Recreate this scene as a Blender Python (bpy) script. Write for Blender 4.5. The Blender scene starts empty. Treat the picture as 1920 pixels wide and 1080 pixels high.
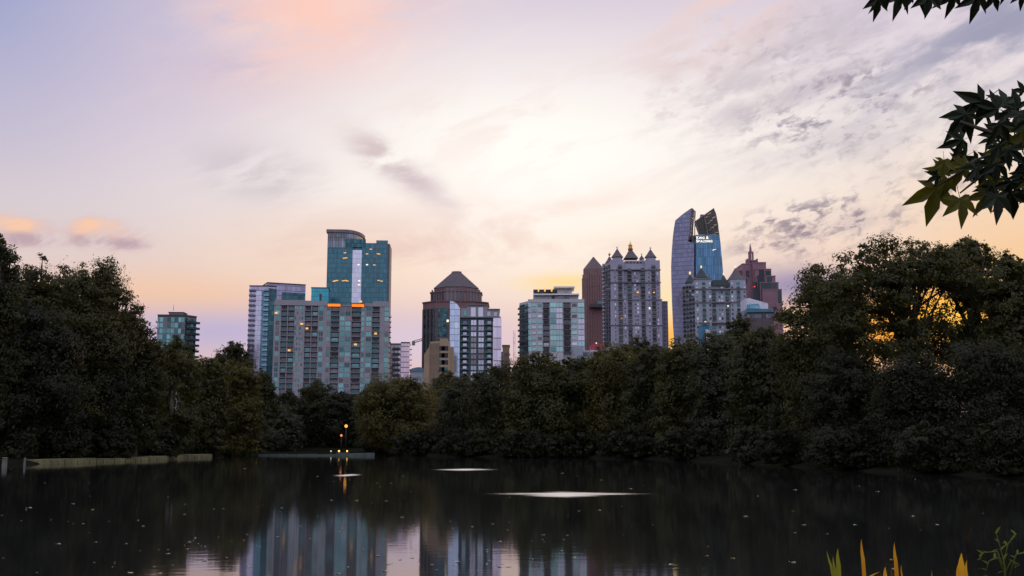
import bpy, math, random
import numpy as np
from mathutils import Vector, Matrix

random.seed(7)
RNG = np.random.default_rng(11)
C = bpy.context.scene.collection
scene = bpy.context.scene
rad = math.radians

# ------------------------------------------------------------------ camera
F, YH, CAMZ = 2000.0, 826.0, 2.2
TILT = math.atan((YH - 540) / F)
CT, ST = math.cos(TILT), math.sin(TILT)
cam = bpy.data.cameras.new('camera')
cam.sensor_width = 36.0
cam.lens = F * 36.0 / 1920.0
cam.clip_start = 0.05
cam.clip_end = 30000
camo = bpy.data.objects.new('camera', cam)
C.objects.link(camo)
camo.location = (0, 0, CAMZ)
camo.rotation_euler = (math.pi / 2 + TILT, 0, 0)
scene.camera = camo


def ray(px, py):
    x, y = (px - 960) / F, (540 - py) / F
    return (x, CT - ST * y, ST + CT * y)


def at(px, py, Y):
    d = ray(px, py)
    k = Y / d[1]
    return Vector((d[0] * k, Y, CAMZ + d[2] * k))


def ground(px, py, z=0.0):
    d = ray(px, py)
    k = (z - CAMZ) / d[2]
    return Vector((d[0] * k, d[1] * k, z))


def azel(px, py):
    d = ray(px, py)
    n = math.sqrt(sum(c * c for c in d))
    return math.atan2(d[0], d[1]), math.asin(d[2] / n)


def lin(r, g, b):
    f = lambda c: (c / 255 / 12.92) if c / 255 <= 0.04045 else ((c / 255 + 0.055) / 1.055) ** 2.4
    return (f(r), f(g), f(b), 1.0)


# ------------------------------------------------------------------ world: dusk sky
class NT:
    def __init__(s, tree):
        s.t = tree
        s.n = tree.nodes
        s.l = tree.links

    def new(s, typ, **kw):
        n = s.n.new(typ)
        for k, v in kw.items():
            setattr(n, k, v)
        return n

    def put(s, sock, v):
        if isinstance(v, bpy.types.NodeSocket):
            s.l.new(v, sock)
        else:
            sock.default_value = v

    def m(s, op, a, b=0.0, c=None, clamp=False):
        n = s.new('ShaderNodeMath', operation=op, use_clamp=clamp)
        s.put(n.inputs[0], a)
        s.put(n.inputs[1], b)
        if c is not None:
            s.put(n.inputs[2], c)
        return n.outputs[0]

    def mix(s, f, a, b, blend='MIX'):
        n = s.new('ShaderNodeMix', data_type='RGBA', blend_type=blend)
        s.put(n.inputs[0], f)
        s.put(n.inputs[6], a)
        s.put(n.inputs[7], b)
        return n.outputs[2]

    def ramp(s, f, stops, interp='LINEAR'):
        n = s.new('ShaderNodeValToRGB')
        cr = n.color_ramp
        cr.interpolation = interp
        while len(cr.elements) > 1:
            cr.elements.remove(cr.elements[-1])
        cr.elements[0].position = stops[0][0]
        cr.elements[0].color = stops[0][1]
        for p, c in stops[1:]:
            e = cr.elements.new(p)
            e.color = c
        s.put(n.inputs[0], f)
        return n.outputs[0]

    def smooth(s, v, lo, hi):
        n = s.new('ShaderNodeMapRange', interpolation_type='SMOOTHSTEP')
        s.put(n.inputs[0], v)
        n.inputs[1].default_value = lo
        n.inputs[2].default_value = hi
        return n.outputs[0]

    def noise(s, vec, scale, detail=4, rough=0.55, dist=0.0):
        n = s.new('ShaderNodeTexNoise')
        s.put(n.inputs['Vector'], vec)
        n.inputs['Scale'].default_value = scale
        n.inputs['Detail'].default_value = detail
        n.inputs['Roughness'].default_value = rough
        n.inputs['Distortion'].default_value = dist
        return n.outputs[0]


SUN_AZ, SUN_EL = azel(1712, 640)[0], rad(0.9)
world = bpy.data.worlds.new('World')
scene.world = world
world.use_nodes = True
w = NT(world.node_tree)
w.n.clear()
tc = w.new('ShaderNodeTexCoord')
sep = w.new('ShaderNodeSeparateXYZ')
w.l.new(tc.outputs['Generated'], sep.inputs[0])
DX, DY, DZ = sep.outputs
AZ = w.m('ARCTAN2', DX, DY)
EL = w.m('ARCSINE', DZ)
comb = w.new('ShaderNodeCombineXYZ')
w.l.new(AZ, comb.inputs[0])
w.l.new(EL, comb.inputs[1])
AE = comb.outputs[0]


def mapped(rot, sx, sy, off=0.0):
    n = w.new('ShaderNodeMapping')
    n.inputs['Rotation'].default_value = (0, 0, rot)
    n.inputs['Location'].default_value = (off, off * 1.7, off * 0.3)
    n2 = w.new('ShaderNodeMapping')
    n2.inputs['Scale'].default_value = (sx, sy, 1)
    w.l.new(AE, n.inputs[0])
    w.l.new(n.outputs[0], n2.inputs[0])
    return n2.outputs[0]


def blob(px, py, sa, se, rot=0.0):
    """gaussian patch of sky round the direction that pixel looks in; widths in degrees"""
    a, e = azel(px, py)
    da = w.m('SUBTRACT', AZ, a)
    de = w.m('SUBTRACT', EL, e)
    if rot:
        c, s_ = math.cos(rad(rot)), math.sin(rad(rot))
        da2 = w.m('ADD', w.m('MULTIPLY', da, c), w.m('MULTIPLY', de, s_))
        de = w.m('SUBTRACT', w.m('MULTIPLY', de, c), w.m('MULTIPLY', da, s_))
        da = da2
    da = w.m('MULTIPLY', da, 1 / rad(sa))
    de = w.m('MULTIPLY', de, 1 / rad(se))
    q = w.m('ADD', w.m('MULTIPLY', da, da), w.m('MULTIPLY', de, de))
    return w.m('EXPONENT', w.m('MULTIPLY', q, -1.0))


def elp(py):
    return azel(960, py)[1] / rad(90)


WISP = w.noise(mapped(rad(-18), 1, 3.2), 9.0, 6, 0.6, 0.3)          # long streaks
PUF2 = w.noise(mapped(rad(-8), 1, 1.7, 5.0), 17.0, 6, 0.6, 0.4)    # cumulus billows
PUFF = w.noise(mapped(rad(-14), 1, 2.0, 3.0), 26.0, 8, 0.68, 0.35)    # small cloudlets
BIG = w.noise(mapped(rad(-5), 1, 2.6, 7.0), 7.0, 6, 0.6, 0.5)        # large soft masses

sky = w.ramp(w.m('DIVIDE', EL, rad(90)), [
    (0.0, lin(214, 184, 186)), (elp(600), lin(236, 200, 186)), (elp(500), lin(243, 214, 196)),
    (elp(400), lin(242, 224, 212)), (elp(250), lin(236, 226, 224)), (elp(100), lin(226, 213, 222)),
    (elp(-60), lin(206, 196, 216)), (0.42, lin(196, 196, 222)), (1.0, (0.80, 0.88, 1.15, 1))])


def lay(f, col, amt=1.0):
    global sky
    if amt != 1.0:
        f = w.m('MULTIPLY', f, amt)
    sky = w.mix(f, sky, col)


lay(blob(-160, -120, 14.5, 9, -28), lin(134, 152, 200), 0.9)
lay(blob(120, 260, 9, 5), lin(190, 180, 208), 0.6)
lay(blob(90, 400, 8, 2.6), lin(218, 208, 210), 0.5)
lay(blob(430, 330, 8, 3.6), lin(238, 224, 224), 0.6)
lay(blob(330, 150, 7, 4.0, -25), lin(206, 190, 214), 0.45)
lay(blob(1000, 310, 12, 5.6), (1.06, 1.02, 0.96, 1), 0.96)
lay(blob(1000, 410, 9, 3.2), (1.06, 0.98, 0.92, 1), 0.7)
# low coloured bands
lay(blob(330, 560, 6, 1.3), lin(250, 200, 156), 0.75)
lay(blob(640, 480, 9, 2.2), lin(248, 214, 186), 0.5)
lay(blob(420, 622, 9, 1.3), lin(190, 178, 210), 0.95)
lay(blob(800, 640, 6, 1.5), lin(218, 200, 220), 0.8)
lay(blob(1190, 470, 6, 2.2), lin(253, 236, 216), 0.6)
lay(blob(1480, 480, 4, 1.8), lin(240, 214, 198), 0.6)
lay(blob(1060, 530, 2.4, 0.5), lin(255, 220, 140), 0.8)
lay(blob(1257, 590, 1.2, 2.4), lin(255, 230, 176), 0.9)
lay(blob(1258, 632, 1.6, 1.0), lin(255, 186, 70), 0.9)
lay(blob(1920, 400, 5.5, 2.8), lin(245, 212, 180), 0.9)
lay(blob(1990, 470, 5, 2.0), lin(244, 202, 156), 0.8)
# sunset glow behind the right hand trees
lay(blob(1760, 570, 4.2, 1.9), lin(253, 200, 118), 0.95)
lay(blob(1730, 615, 5.8, 2.0), (1.06, 0.44, 0.03, 1), 1.0)
lay(blob(1785, 596, 1.3, 0.8), (1.3, 0.72, 0.12, 1), 0.75)
# clouds
pinkc = w.m('MULTIPLY', blob(600, 10, 6.2, 3.4, 20), w.smooth(w.m('ADD', BIG, w.m('MULTIPLY', WISP, 0.35)), 0.48, 0.72))
lay(pinkc, lin(255, 206, 190), 0.92)
pinkr = w.m('MULTIPLY', blob(1370, 20, 4.5, 2.2, 25), w.smooth(WISP, 0.40, 0.62))
lay(pinkr, lin(248, 214, 202), 0.8)
soft = w.m('MULTIPLY', blob(790, 500, 9, 3.0), w.smooth(BIG, 0.44, 0.66))
lay(soft, lin(226, 190, 182), 0.65)
lay(w.m('MULTIPLY', blob(900, 190, 13, 4.5, -8), w.smooth(WISP, 0.46, 0.66)), lin(246, 228, 222), 0.6)
lay(w.m('MULTIPLY', blob(1150, 430, 8, 2.0, 6), w.smooth(BIG, 0.45, 0.66)), lin(246, 216, 200), 0.6)
lay(w.m('MULTIPLY', blob(480, 325, 3.4, 1.3, -6), w.smooth(WISP, 0.36, 0.62)), lin(198, 190, 196), 0.85)
lay(w.m('MULTIPLY', blob(760, 325, 3.2, 0.8, -32), w.smooth(PUF2, 0.3, 0.6)), lin(206, 188, 194), 0.9)
lay(w.m('MULTIPLY', blob(705, 285, 1.4, 0.8, -20), w.smooth(PUF2, 0.3, 0.6)), lin(210, 188, 190), 0.8)
lay(w.m('MULTIPLY', blob(440, 130, 3.0, 1.2), w.smooth(WISP, 0.42, 0.6)), lin(192, 182, 208), 0.5)
lay(w.m('MULTIPLY', blob(1600, 120, 9, 4.6, 10), w.smooth(WISP, 0.42, 0.66)), lin(196, 188, 200), 0.8)
lay(w.m('MULTIPLY', blob(1880, 50, 6.5, 2.6, 16), w.smooth(WISP, 0.34, 0.6)), lin(150, 152, 178), 0.9)
lay(w.m('MULTIPLY', blob(1490, 535, 3.0, 1.05), w.smooth(BIG, 0.1, 0.4)), lin(158, 146, 178), 1.0)
# warm topped cumulus at the left


def cloud(px, py, sa, se, col, nz, lo=0.5, hi=1.0, rot=0.0, gain=1.2, amt=1.0):
    """a cloud with broken edges: a soft patch multiplied and pushed by noise"""
    bl = blob(px, py, sa, se, rot)
    d = w.m('MULTIPLY', bl, w.m('ADD', 1.0, w.m('MULTIPLY', w.m('SUBTRACT', nz, 0.5), gain * 3.0)))
    lay(w.smooth(d, lo - 0.35, hi), col, amt)


for px, py, sa, se in ((192, 440, 2.1, 0.9), (36, 434, 1.7, 0.95)):
    cloud(px, py, sa * 1.1, se, lin(220, 190, 186), PUFF, 0.5, 0.95, 0, 1.1, 0.9)
    cloud(px - 4, py - 12, sa * 0.72, se * 0.55, lin(255, 204, 166), PUFF, 0.5, 1.1, 0, 1.6, 0.8)
    cloud(px + 10, py + 14, sa * 0.95, se * 0.42, lin(186, 162, 174), PUFF, 0.5, 1.1, 0, 1.4, 0.85)
# patches of altocumulus at the right
FLECK = w.noise(mapped(rad(-16), 1, 1.9, 9.0), 58.0, 5, 0.6, 0.25)


def flecks(px, py, sa, se, col, lo, hi, rot=0.0, amt=0.9):
    m_ = w.m('MULTIPLY', w.smooth(FLECK, lo, hi), w.m('ADD', 0.35, w.m('MULTIPLY', w.smooth(PUFF, 0.4, 0.65), 0.65)))
    lay(w.m('MULTIPLY', w.smooth(blob(px, py, sa, se, rot), 0.0, 0.7), m_), col, amt)


cloud(1600, 415, 4.6, 1.2, lin(206, 188, 186), PUFF, 0.55, 1.4, 12, 1.4, 0.6)
flecks(1500, 430, 3.6, 1.3, lin(146, 132, 148), 0.44, 0.62, 8, 1.0)
flecks(1640, 395, 4.2, 1.3, lin(156, 142, 154), 0.46, 0.64, 12, 0.9)
cloud(1480, 150, 5.5, 2.6, lin(206, 196, 202), WISP, 0.6, 1.4, 10, 1.5, 0.7)
flecks(1560, 205, 4.6, 2.0, lin(150, 142, 158), 0.46, 0.66, 14, 0.9)
flecks(1430, 120, 5.0, 2.4, lin(186, 174, 184), 0.48, 0.68, 12, 0.7)
flecks(1790, 240, 5.0, 2.4, lin(170, 162, 172), 0.46, 0.68, 14, 0.7)
flecks(1300, 200, 3.0, 1.6, lin(228, 212, 212), 0.48, 0.66, 12, 0.6)
cloud(1330, 90, 5.0, 2.0, lin(226, 206, 206), WISP, 0.6, 1.4, 14, 1.5, 0.5)
# eastern half of the sky, behind the camera
back = w.ramp(w.m('DIVIDE', EL, rad(90)), [
    (0.0, (0.46, 0.42, 0.53, 1)), (0.12, (0.66, 0.61, 0.74, 1)), (0.3, (0.98, 1.0, 1.2, 1)), (1.0, (0.98, 1.05, 1.3, 1))])
sky = w.mix(w.smooth(DY, 0.45, -0.25), sky, back)
bg = w.new('ShaderNodeBackground')
w.l.new(sky, bg.inputs[0])
bg.inputs[1].default_value = 1.0
st = w.new('ShaderNodeTexSky', sky_type='NISHITA')
st.sun_disc = False
st.sun_elevation = SUN_EL
st.sun_rotation = SUN_AZ
bg2 = w.new('ShaderNodeBackground')
w.l.new(st.outputs[0], bg2.inputs[0])
bg2.inputs[1].default_value = 0.003
add = w.new('ShaderNodeAddShader')
w.l.new(bg.outputs[0], add.inputs[0])
w.l.new(bg2.outputs[0], add.inputs[1])
wo = w.new('ShaderNodeOutputWorld')
w.l.new(add.outputs[0], wo.inputs[0])

# ------------------------------------------------------------------ low sun
sl = bpy.data.lights.new('sun', 'SUN')
sl.energy = 1.2
sl.angle = rad(0.6)
sl.color = (1.0, 0.62, 0.32)
slo = bpy.data.objects.new('sun', sl)
C.objects.link(slo)
sd = Vector((math.sin(SUN_AZ) * math.cos(SUN_EL), math.cos(SUN_AZ) * math.cos(SUN_EL), math.sin(SUN_EL)))
slo.rotation_euler = sd.to_track_quat('Z', 'Y').to_euler()

scene.view_settings.view_transform = 'Standard'
scene.view_settings.look = 'None'
scene.view_settings.exposure = 0.0
scene.view_settings.gamma = 1.0
scene.view_settings.use_curve_mapping = False
scene.render.engine = 'CYCLES'
cy = scene.cycles
cy.max_bounces = 6
cy.diffuse_bounces = 2
cy.glossy_bounces = 3
cy.transmission_bounces = 3
cy.transparent_max_bounces = 4
cy.caustics_reflective = False
cy.caustics_refractive = False
cy.use_denoising = True


# ------------------------------------------------------------------ materials
def mat(name):
    m = bpy.data.materials.new(name)
    m.use_nodes = True
    t = NT(m.node_tree)
    t.n.clear()
    p = t.new('ShaderNodeBsdfPrincipled')
    o = t.new('ShaderNodeOutputMaterial')
    t.l.new(p.outputs[0], o.inputs[0])
    t.p, t.o = p, o
    return m, t


def solid(name, col, rough=0.8, metal=0.0, var=0.18, scale=0.3):
    """plain paint / stone with weathering blotches of its own"""
    m, t = mat(name)
    g = t.new('ShaderNodeTexCoord')
    n = t.noise(g.outputs['Object'], scale, 5, 0.6)
    a = tuple(c * (1 - var) for c in col[:3]) + (1,)
    b = tuple(min(1, c * (1 + var)) for c in col[:3]) + (1,)
    t.l.new(t.ramp(n, [(0.3, a), (0.7, b)]), t.p.inputs['Base Color'])
    t.p.inputs['Roughness'].default_value = rough
    t.p.inputs['Metallic'].default_value = metal
    return m


def glassy(name, col, metal=0.7, rough=0.12, var=0.35):
    """one reflective pane; its tint differs from window to window"""
    m, t = mat(name)
    oi = t.new('ShaderNodeObjectInfo')
    g = t.new('ShaderNodeNewGeometry')
    r = t.m('FRACT', t.m('ADD', oi.outputs['Random'], g.outputs['Random Per Island']))
    a = tuple(c * (1 - var) for c in col[:3]) + (1,)
    b = tuple(min(1, c * (1 + var)) for c in col[:3]) + (1,)
    t.l.new(t.ramp(r, [(0.0, a), (1.0, b)]), t.p.inputs['Base Color'])
    t.p.inputs['Metallic'].default_value = metal
    t.p.inputs['Roughness'].default_value = rough
    return m


def curtain(name, col, pw, fh, line, lw=0.12, fw=0.2, metal=0.7, rough=0.14, var=0.22, dark=0.0):
    """curtain wall: panels pw wide and fh high (metres, on the UVs), mullion and floor lines"""
    m, t = mat(name)
    uv = t.new('ShaderNodeUVMap')
    s = t.new('ShaderNodeSeparateXYZ')
    t.l.new(uv.outputs[0], s.inputs[0])
    u = t.m('DIVIDE', s.outputs[0], pw)
    v = t.m('DIVIDE', s.outputs[1], fh)
    cu, cv = t.m('FLOOR', u), t.m('FLOOR', v)
    wn = t.new('ShaderNodeTexWhiteNoise', noise_dimensions='2D')
    cb = t.new('ShaderNodeCombineXYZ')
    t.l.new(cu, cb.inputs[0])
    t.l.new(cv, cb.inputs[1])
    t.l.new(cb.outputs[0], wn.inputs['Vector'])
    r = wn.outputs['Value']
    a = tuple(c * (1 - var) for c in col[:3]) + (1,)
    b = tuple(min(1, c * (1 + var)) for c in col[:3]) + (1,)
    base = t.ramp(r, [(0.0, a), (0.85, b), (1.0, tuple(min(1, c * (1 + 2 * var)) for c in col[:3]) + (1,))])
    lu = t.m('LESS_THAN', t.m('FRACT', u), lw / pw)
    lv = t.m('LESS_THAN', t.m('FRACT', v), fw / fh)
    ln = t.m('MAXIMUM', lu, lv)
    t.l.new(t.mix(ln, base, line), t.p.inputs['Base Color'])
    t.l.new(t.m('MULTIPLY', t.m('SUBTRACT', 1.0, ln), metal), t.p.inputs['Metallic'])
    t.l.new(t.m('ADD', t.m('MULTIPLY', ln, 0.4), t.m('ADD', rough, t.m('MULTIPLY', r, 0.08))), t.p.inputs['Roughness'])
    return m


def emit(name, col, strength):
    m, t = mat(name)
    t.p.inputs['Base Color'].default_value = col
    t.p.inputs['Emission Color'].default_value = col
    t.p.inputs['Emission Strength'].default_value = strength
    return m


def leafmat(name, dark, light, trans=0.35, scale=0.45):
    m, t = mat(name)
    g = t.new('ShaderNodeNewGeometry')
    tcn = t.new('ShaderNodeTexCoord')
    n = t.noise(tcn.outputs['Object'], scale, 3, 0.6)
    r = g.outputs['Random Per Island']
    f = t.m('ADD', t.m('MULTIPLY', n, 0.86), t.m('MULTIPLY', r, 0.18))
    col = t.ramp(f, [(0.35, dark), (0.75, light)])
    t.l.new(col, t.p.inputs['Base Color'])
    t.p.inputs['Roughness'].default_value = 0.65
    t.p.inputs['Specular IOR Level'].default_value = 0.25
    tr = t.new('ShaderNodeBsdfTranslucent')
    t.l.new(t.mix(1.0, col, (1.6, 1.5, 0.5, 1), 'MULTIPLY'), tr.inputs[0])
    mx = t.new('ShaderNodeMixShader')
    mx.inputs[0].default_value = trans
    t.l.new(t.p.outputs[0], mx.inputs[1])
    t.l.new(tr.outputs[0], mx.inputs[2])
    t.l.new(mx.outputs[0], t.o.inputs[0])
    return m


M = {}
M['bark'] = solid('bark', (0.05, 0.038, 0.028), 0.9, 0, 0.4, 3)
M['leaf_dark'] = leafmat('leaf_dark', (0.028, 0.031, 0.016, 1), (0.064, 0.064, 0.026, 1))
M['leaf_mid'] = leafmat('leaf_mid', (0.032, 0.035, 0.015, 1), (0.088, 0.084, 0.028, 1))
M['leaf_olive'] = leafmat('leaf_olive', (0.042, 0.043, 0.017, 1), (0.122, 0.104, 0.026, 1))
M['leaf_grey'] = leafmat('leaf_grey', (0.033, 0.037, 0.023, 1), (0.078, 0.079, 0.048, 1))
M['leaf_shaded'] = leafmat('leaf_shaded', (0.015, 0.017, 0.010, 1), (0.040, 0.040, 0.019, 1))  # darkened foliage: shade of the low bank put into the leaf colour
M['soil'] = solid('soil', (0.012, 0.012, 0.008), 0.95, 0, 0.4, 0.4)
M['soil'].node_tree.nodes['Principled BSDF'].inputs['Specular IOR Level'].default_value = 0.0
M['stone'] = solid('stone', (0.145, 0.13, 0.06), 0.9, 0, 0.5, 0.5)
M['concrete'] = solid('concrete', (0.085, 0.105, 0.095), 0.85, 0, 0.3, 0.8)
M['metal_dark'] = solid('metal_dark', (0.03, 0.03, 0.035), 0.5, 0.6)
M['lit_window'] = emit('lit_window', (1.0, 0.52, 0.14, 1), 0.75)
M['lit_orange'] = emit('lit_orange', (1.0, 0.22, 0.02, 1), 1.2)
M['lit_pale'] = emit('lit_pale', (1.0, 0.85, 0.6, 1), 0.9)
M['lamp_orange'] = emit('lamp_orange', (1.0, 0.40, 0.05, 1), 1.3)
M['lamp_dim'] = emit('lamp_dim', (1.0, 0.3, 0.08, 1), 0.9)
M['lamp_yellow'] = emit('lamp_yellow', (1.0, 0.58, 0.1, 1), 1.7)


# ------------------------------------------------------------------ mesh tools
class MB:
    """collects shapes and links them as ONE mesh object; UVs are metres (along the wall, height)"""

    def __init__(s):
        s.v, s.f, s.mi = [], [], []

    def hexa(s, p, mi=0):
        b = len(s.v)
        s.v += [tuple(q) for q in p]
        for f in ((3, 2, 1, 0), (4, 5, 6, 7), (0, 1, 5, 4), (1, 2, 6, 5), (2, 3, 7, 6), (3, 0, 4, 7)):
            s.f.append(tuple(b + i for i in f))
            s.mi.append(mi)

    def box(s, fr, s0, s1, z0, z1, o0, o1, mi=0):
        """box in a facade frame: s along, z up, o outwards"""
        pts = []
        for z in (z0, z1):
            pts += [fr.pt(s0, z, o1), fr.pt(s1, z, o1), fr.pt(s1, z, o0), fr.pt(s0, z, o0)]
        s.hexa(pts, mi)

    def prism(s, poly, z0, z1, mi=0, scale_top=1.0, centre=None):
        n, b = len(poly), len(s.v)
        cx = sum(p[0] for p in poly) / n if centre is None else centre[0]
        cy_ = sum(p[1] for p in poly) / n if centre is None else centre[1]
        s.v += [(p[0], p[1], z0) for p in poly]
        s.v += [(cx + (p[0] - cx) * scale_top, cy_ + (p[1] - cy_) * scale_top, z1) for p in poly]
        for i in range(n):
            j = (i + 1) % n
            s.f.append((b + i, b + j, b + n + j, b + n + i))
            s.mi.append(mi)
        s.f.append(tuple(b + i for i in reversed(range(n))))
        s.f.append(tuple(b + n + i for i in range(n)))
        s.mi += [mi, mi]

    def sheet(s, front, back, mi=0):
        """solid between two matching outlines"""
        n, b = len(front), len(s.v)
        s.v += [tuple(p) for p in front] + [tuple(p) for p in back]
        s.f.append(tuple(b + i for i in range(n)))
        s.f.append(tuple(b + n + i for i in reversed(range(n))))
        s.mi += [mi, mi]
        for i in range(n):
            j = (i + 1) % n
            s.f.append((b + j, b + i, b + n + i, b + n + j))
            s.mi.append(mi)

    def lathe(s, c, prof, n=16, mi=0):
        b = len(s.v)
        for r, z in prof:
            for k in range(n):
                a = 2 * math.pi * k / n
                s.v.append((c[0] + r * math.cos(a), c[1] + r * math.sin(a), z))
        for i in range(len(prof) - 1):
            for k in range(n):
                k2 = (k + 1) % n
                s.f.append((b + i * n + k, b + i * n + k2, b + (i + 1) * n + k2, b + (i + 1) * n + k))
                s.mi.append(mi)

    def tube(s, path, radii, n=7, mi=0):
        b = len(s.v)
        path = [Vector(p) for p in path]
        for i, p in enumerate(path):
            d = (path[min(i + 1, len(path) - 1)] - path[max(i - 1, 0)]).normalized()
            a = d.cross(Vector((0.31, 0.17, 0.93)))
            if a.length < 1e-3:
                a = d.cross(Vector((1, 0, 0)))
            a.normalize()
            c = d.cross(a)
            for k in range(n):
                t = 2 * math.pi * k / n
                s.v.append(tuple(p + (a * math.cos(t) + c * math.sin(t)) * radii[i]))
        for i in range(len(path) - 1):
            for k in range(n):
                k2 = (k + 1) % n
                s.f.append((b + i * n + k, b + i * n + k2, b + (i + 1) * n + k2, b + (i + 1) * n + k))
                s.mi.append(mi)
        s.f.append(tuple(b + k for k in reversed(range(n))))
        s.f.append(tuple(b + (len(path) - 1) * n + k for k in range(n)))
        s.mi += [mi, mi]

    def mesh(s, name, mats, org=(0, 0, 0), smooth=False):
        me = bpy.data.meshes.new(name)
        me.from_pydata([(x - org[0], y - org[1], z - org[2]) for x, y, z in s.v], [], s.f)
        for m_ in (mats if isinstance(mats, (list, tuple)) else [mats]):
            me.materials.append(m_)
        me.polygons.foreach_set('material_index', s.mi)
        if smooth:
            me.polygons.foreach_set('use_smooth', [True] * len(s.f))
        uvl = me.uv_layers.new(name='UVMap')
        me.calc_loop_triangles()
        for p in me.polygons:
            nx, ny = p.normal.x, p.normal.y
            h = math.hypot(nx, ny)
            tx, ty = ((-ny / h, nx / h) if h > 0.2 else (1.0, 0.0))
            for li in p.loop_indices:
                co = me.vertices[me.loops[li].vertex_index].co
                uvl.data[li].uv = (co.x * tx + co.y * ty, co.z if h > 0.2 else co.y)
        return me

    def build(s, name, mats, parent=None, label=None, kind=None, smooth=False):
        org = parent.location if parent is not None else (0, 0, 0)
        if parent is not None and parent.parent is not None:
            org = Vector(org) + parent.parent.location
        o = bpy.data.objects.new(name, s.mesh(name, mats, org, smooth))
        C.objects.link(o)
        if parent is not None:
            o.parent = parent
        if label:
            o['label'] = label
        if kind:
            o['kind'] = kind
        return o


def tag(o, label=None, cat=None, group=None, kind=None):
    for k, v in (('label', label), ('category', cat), ('group', group), ('kind', kind)):
        if v:
            o[k] = v
    return o


def thing(name, label, cat, loc, group=None):
    o = bpy.data.objects.new(name, None)
    o.empty_display_size = 0.5
    C.objects.link(o)
    o.location = loc
    return tag(o, label, cat, group)


class Fr:
    """a facade: a vertical plane from plan point p (left) to q (right), n points outwards"""

    def __init__(s, p, q):
        s.p, s.q = Vector(p[:2]), Vector(q[:2])
        d = s.q - s.p
        s.L = d.length
        s.u = d / s.L
        s.n = Vector((s.u.y, -s.u.x))
        s.ang = math.atan2(s.u.y, s.u.x)

    def pt(s, a, z, o=0.0):
        q = s.p + s.u * a + s.n * o
        return Vector((q.x, q.y, z))

    def s_at(s, px, py):
        d = ray(px, py)
        k = d[0] / d[1]
        return (k * s.p.y - s.p.x) / (s.u.x - k * s.u.y)

    def z_at(s, px, py):
        q = s.pt(s.s_at(px, py), 0)
        return at(px, py, q.y).z

    def poly(s, depth, grow=0.0, s0=None, s1=None):
        a = (0 if s0 is None else s0) - grow
        b = (s.L if s1 is None else s1) + grow
        return [s.pt(a, 0, grow)[:2], s.pt(b, 0, grow)[:2], s.pt(b, 0, -depth - grow)[:2], s.pt(a, 0, -depth - grow)[:2]]

    def side_right(s, depth):
        return Fr(s.q, s.pt(s.L, 0, -depth)[:2])

    def side_left(s, depth):
        return Fr(s.pt(0, 0, -depth)[:2], s.p)


def facade(px0, px1, py, Y, deg=0.0):
    """left edge px0 stands at distance Y; runs at deg to the picture plane until it is seen at px1"""
    p = at(px0, py, Y)
    f = Fr((p.x, p.y), (p.x + math.cos(rad(deg)), p.y + math.sin(rad(deg))))
    L = f.s_at(px1, py)
    return Fr(f.p, f.p + f.u * L)


CACHE = {}


class Parts:
    """repeats of one part on one thing: the 100 highest become parts, the rest one mesh"""

    def __init__(s, parent, name):
        s.parent, s.name, s.items = parent, name, []

    def add(s, fr, a, z, boxes, mats):
        s.items.append((fr, a, z, tuple(boxes), tuple(mats)))

    def flush(s, limit=100):
        s.items.sort(key=lambda i: -i[2])
        for fr, a, z, boxes, mats in s.items[:limit]:
            key = (s.name, tuple(tuple(round(q, 3) for q in b) for b in boxes), tuple(m_.name for m_ in mats))
            if key not in CACHE:
                mb = MB()
                f0 = Fr((0, 0), (1, 0))
                for b in boxes:
                    mb.box(f0, b[0], b[1], b[2], b[3], b[4], b[5], int(b[6]))
                CACHE[key] = mb.mesh(s.name, mats)
            o = bpy.data.objects.new(s.name, CACHE[key])
            C.objects.link(o)
            o.parent = s.parent
            o.location = fr.pt(a, z, 0) - s.parent.location
            o.rotation_euler = (0, 0, fr.ang)
        rest = s.items[limit:]
        if rest:
            mb, ml = MB(), []
            for fr, a, z, boxes, mats in rest:
                idx = []
                for m_ in mats:
                    if m_ not in ml:
                        ml.append(m_)
                    idx.append(ml.index(m_))
                for b in boxes:
                    mb.box(fr, a + b[0], a + b[1], z + b[2], z + b[3], b[4], b[5], idx[int(b[6])])
            mb.build(s.name, ml, s.parent, kind='stuff')


def rmat(ms):
    """choose among [(material, weight)]"""
    t = random.random() * sum(w_ for _, w_ in ms)
    for m_, w_ in ms:
        t -= w_
        if t <= 0:
            return m_
    return ms[-1][0]


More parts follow.
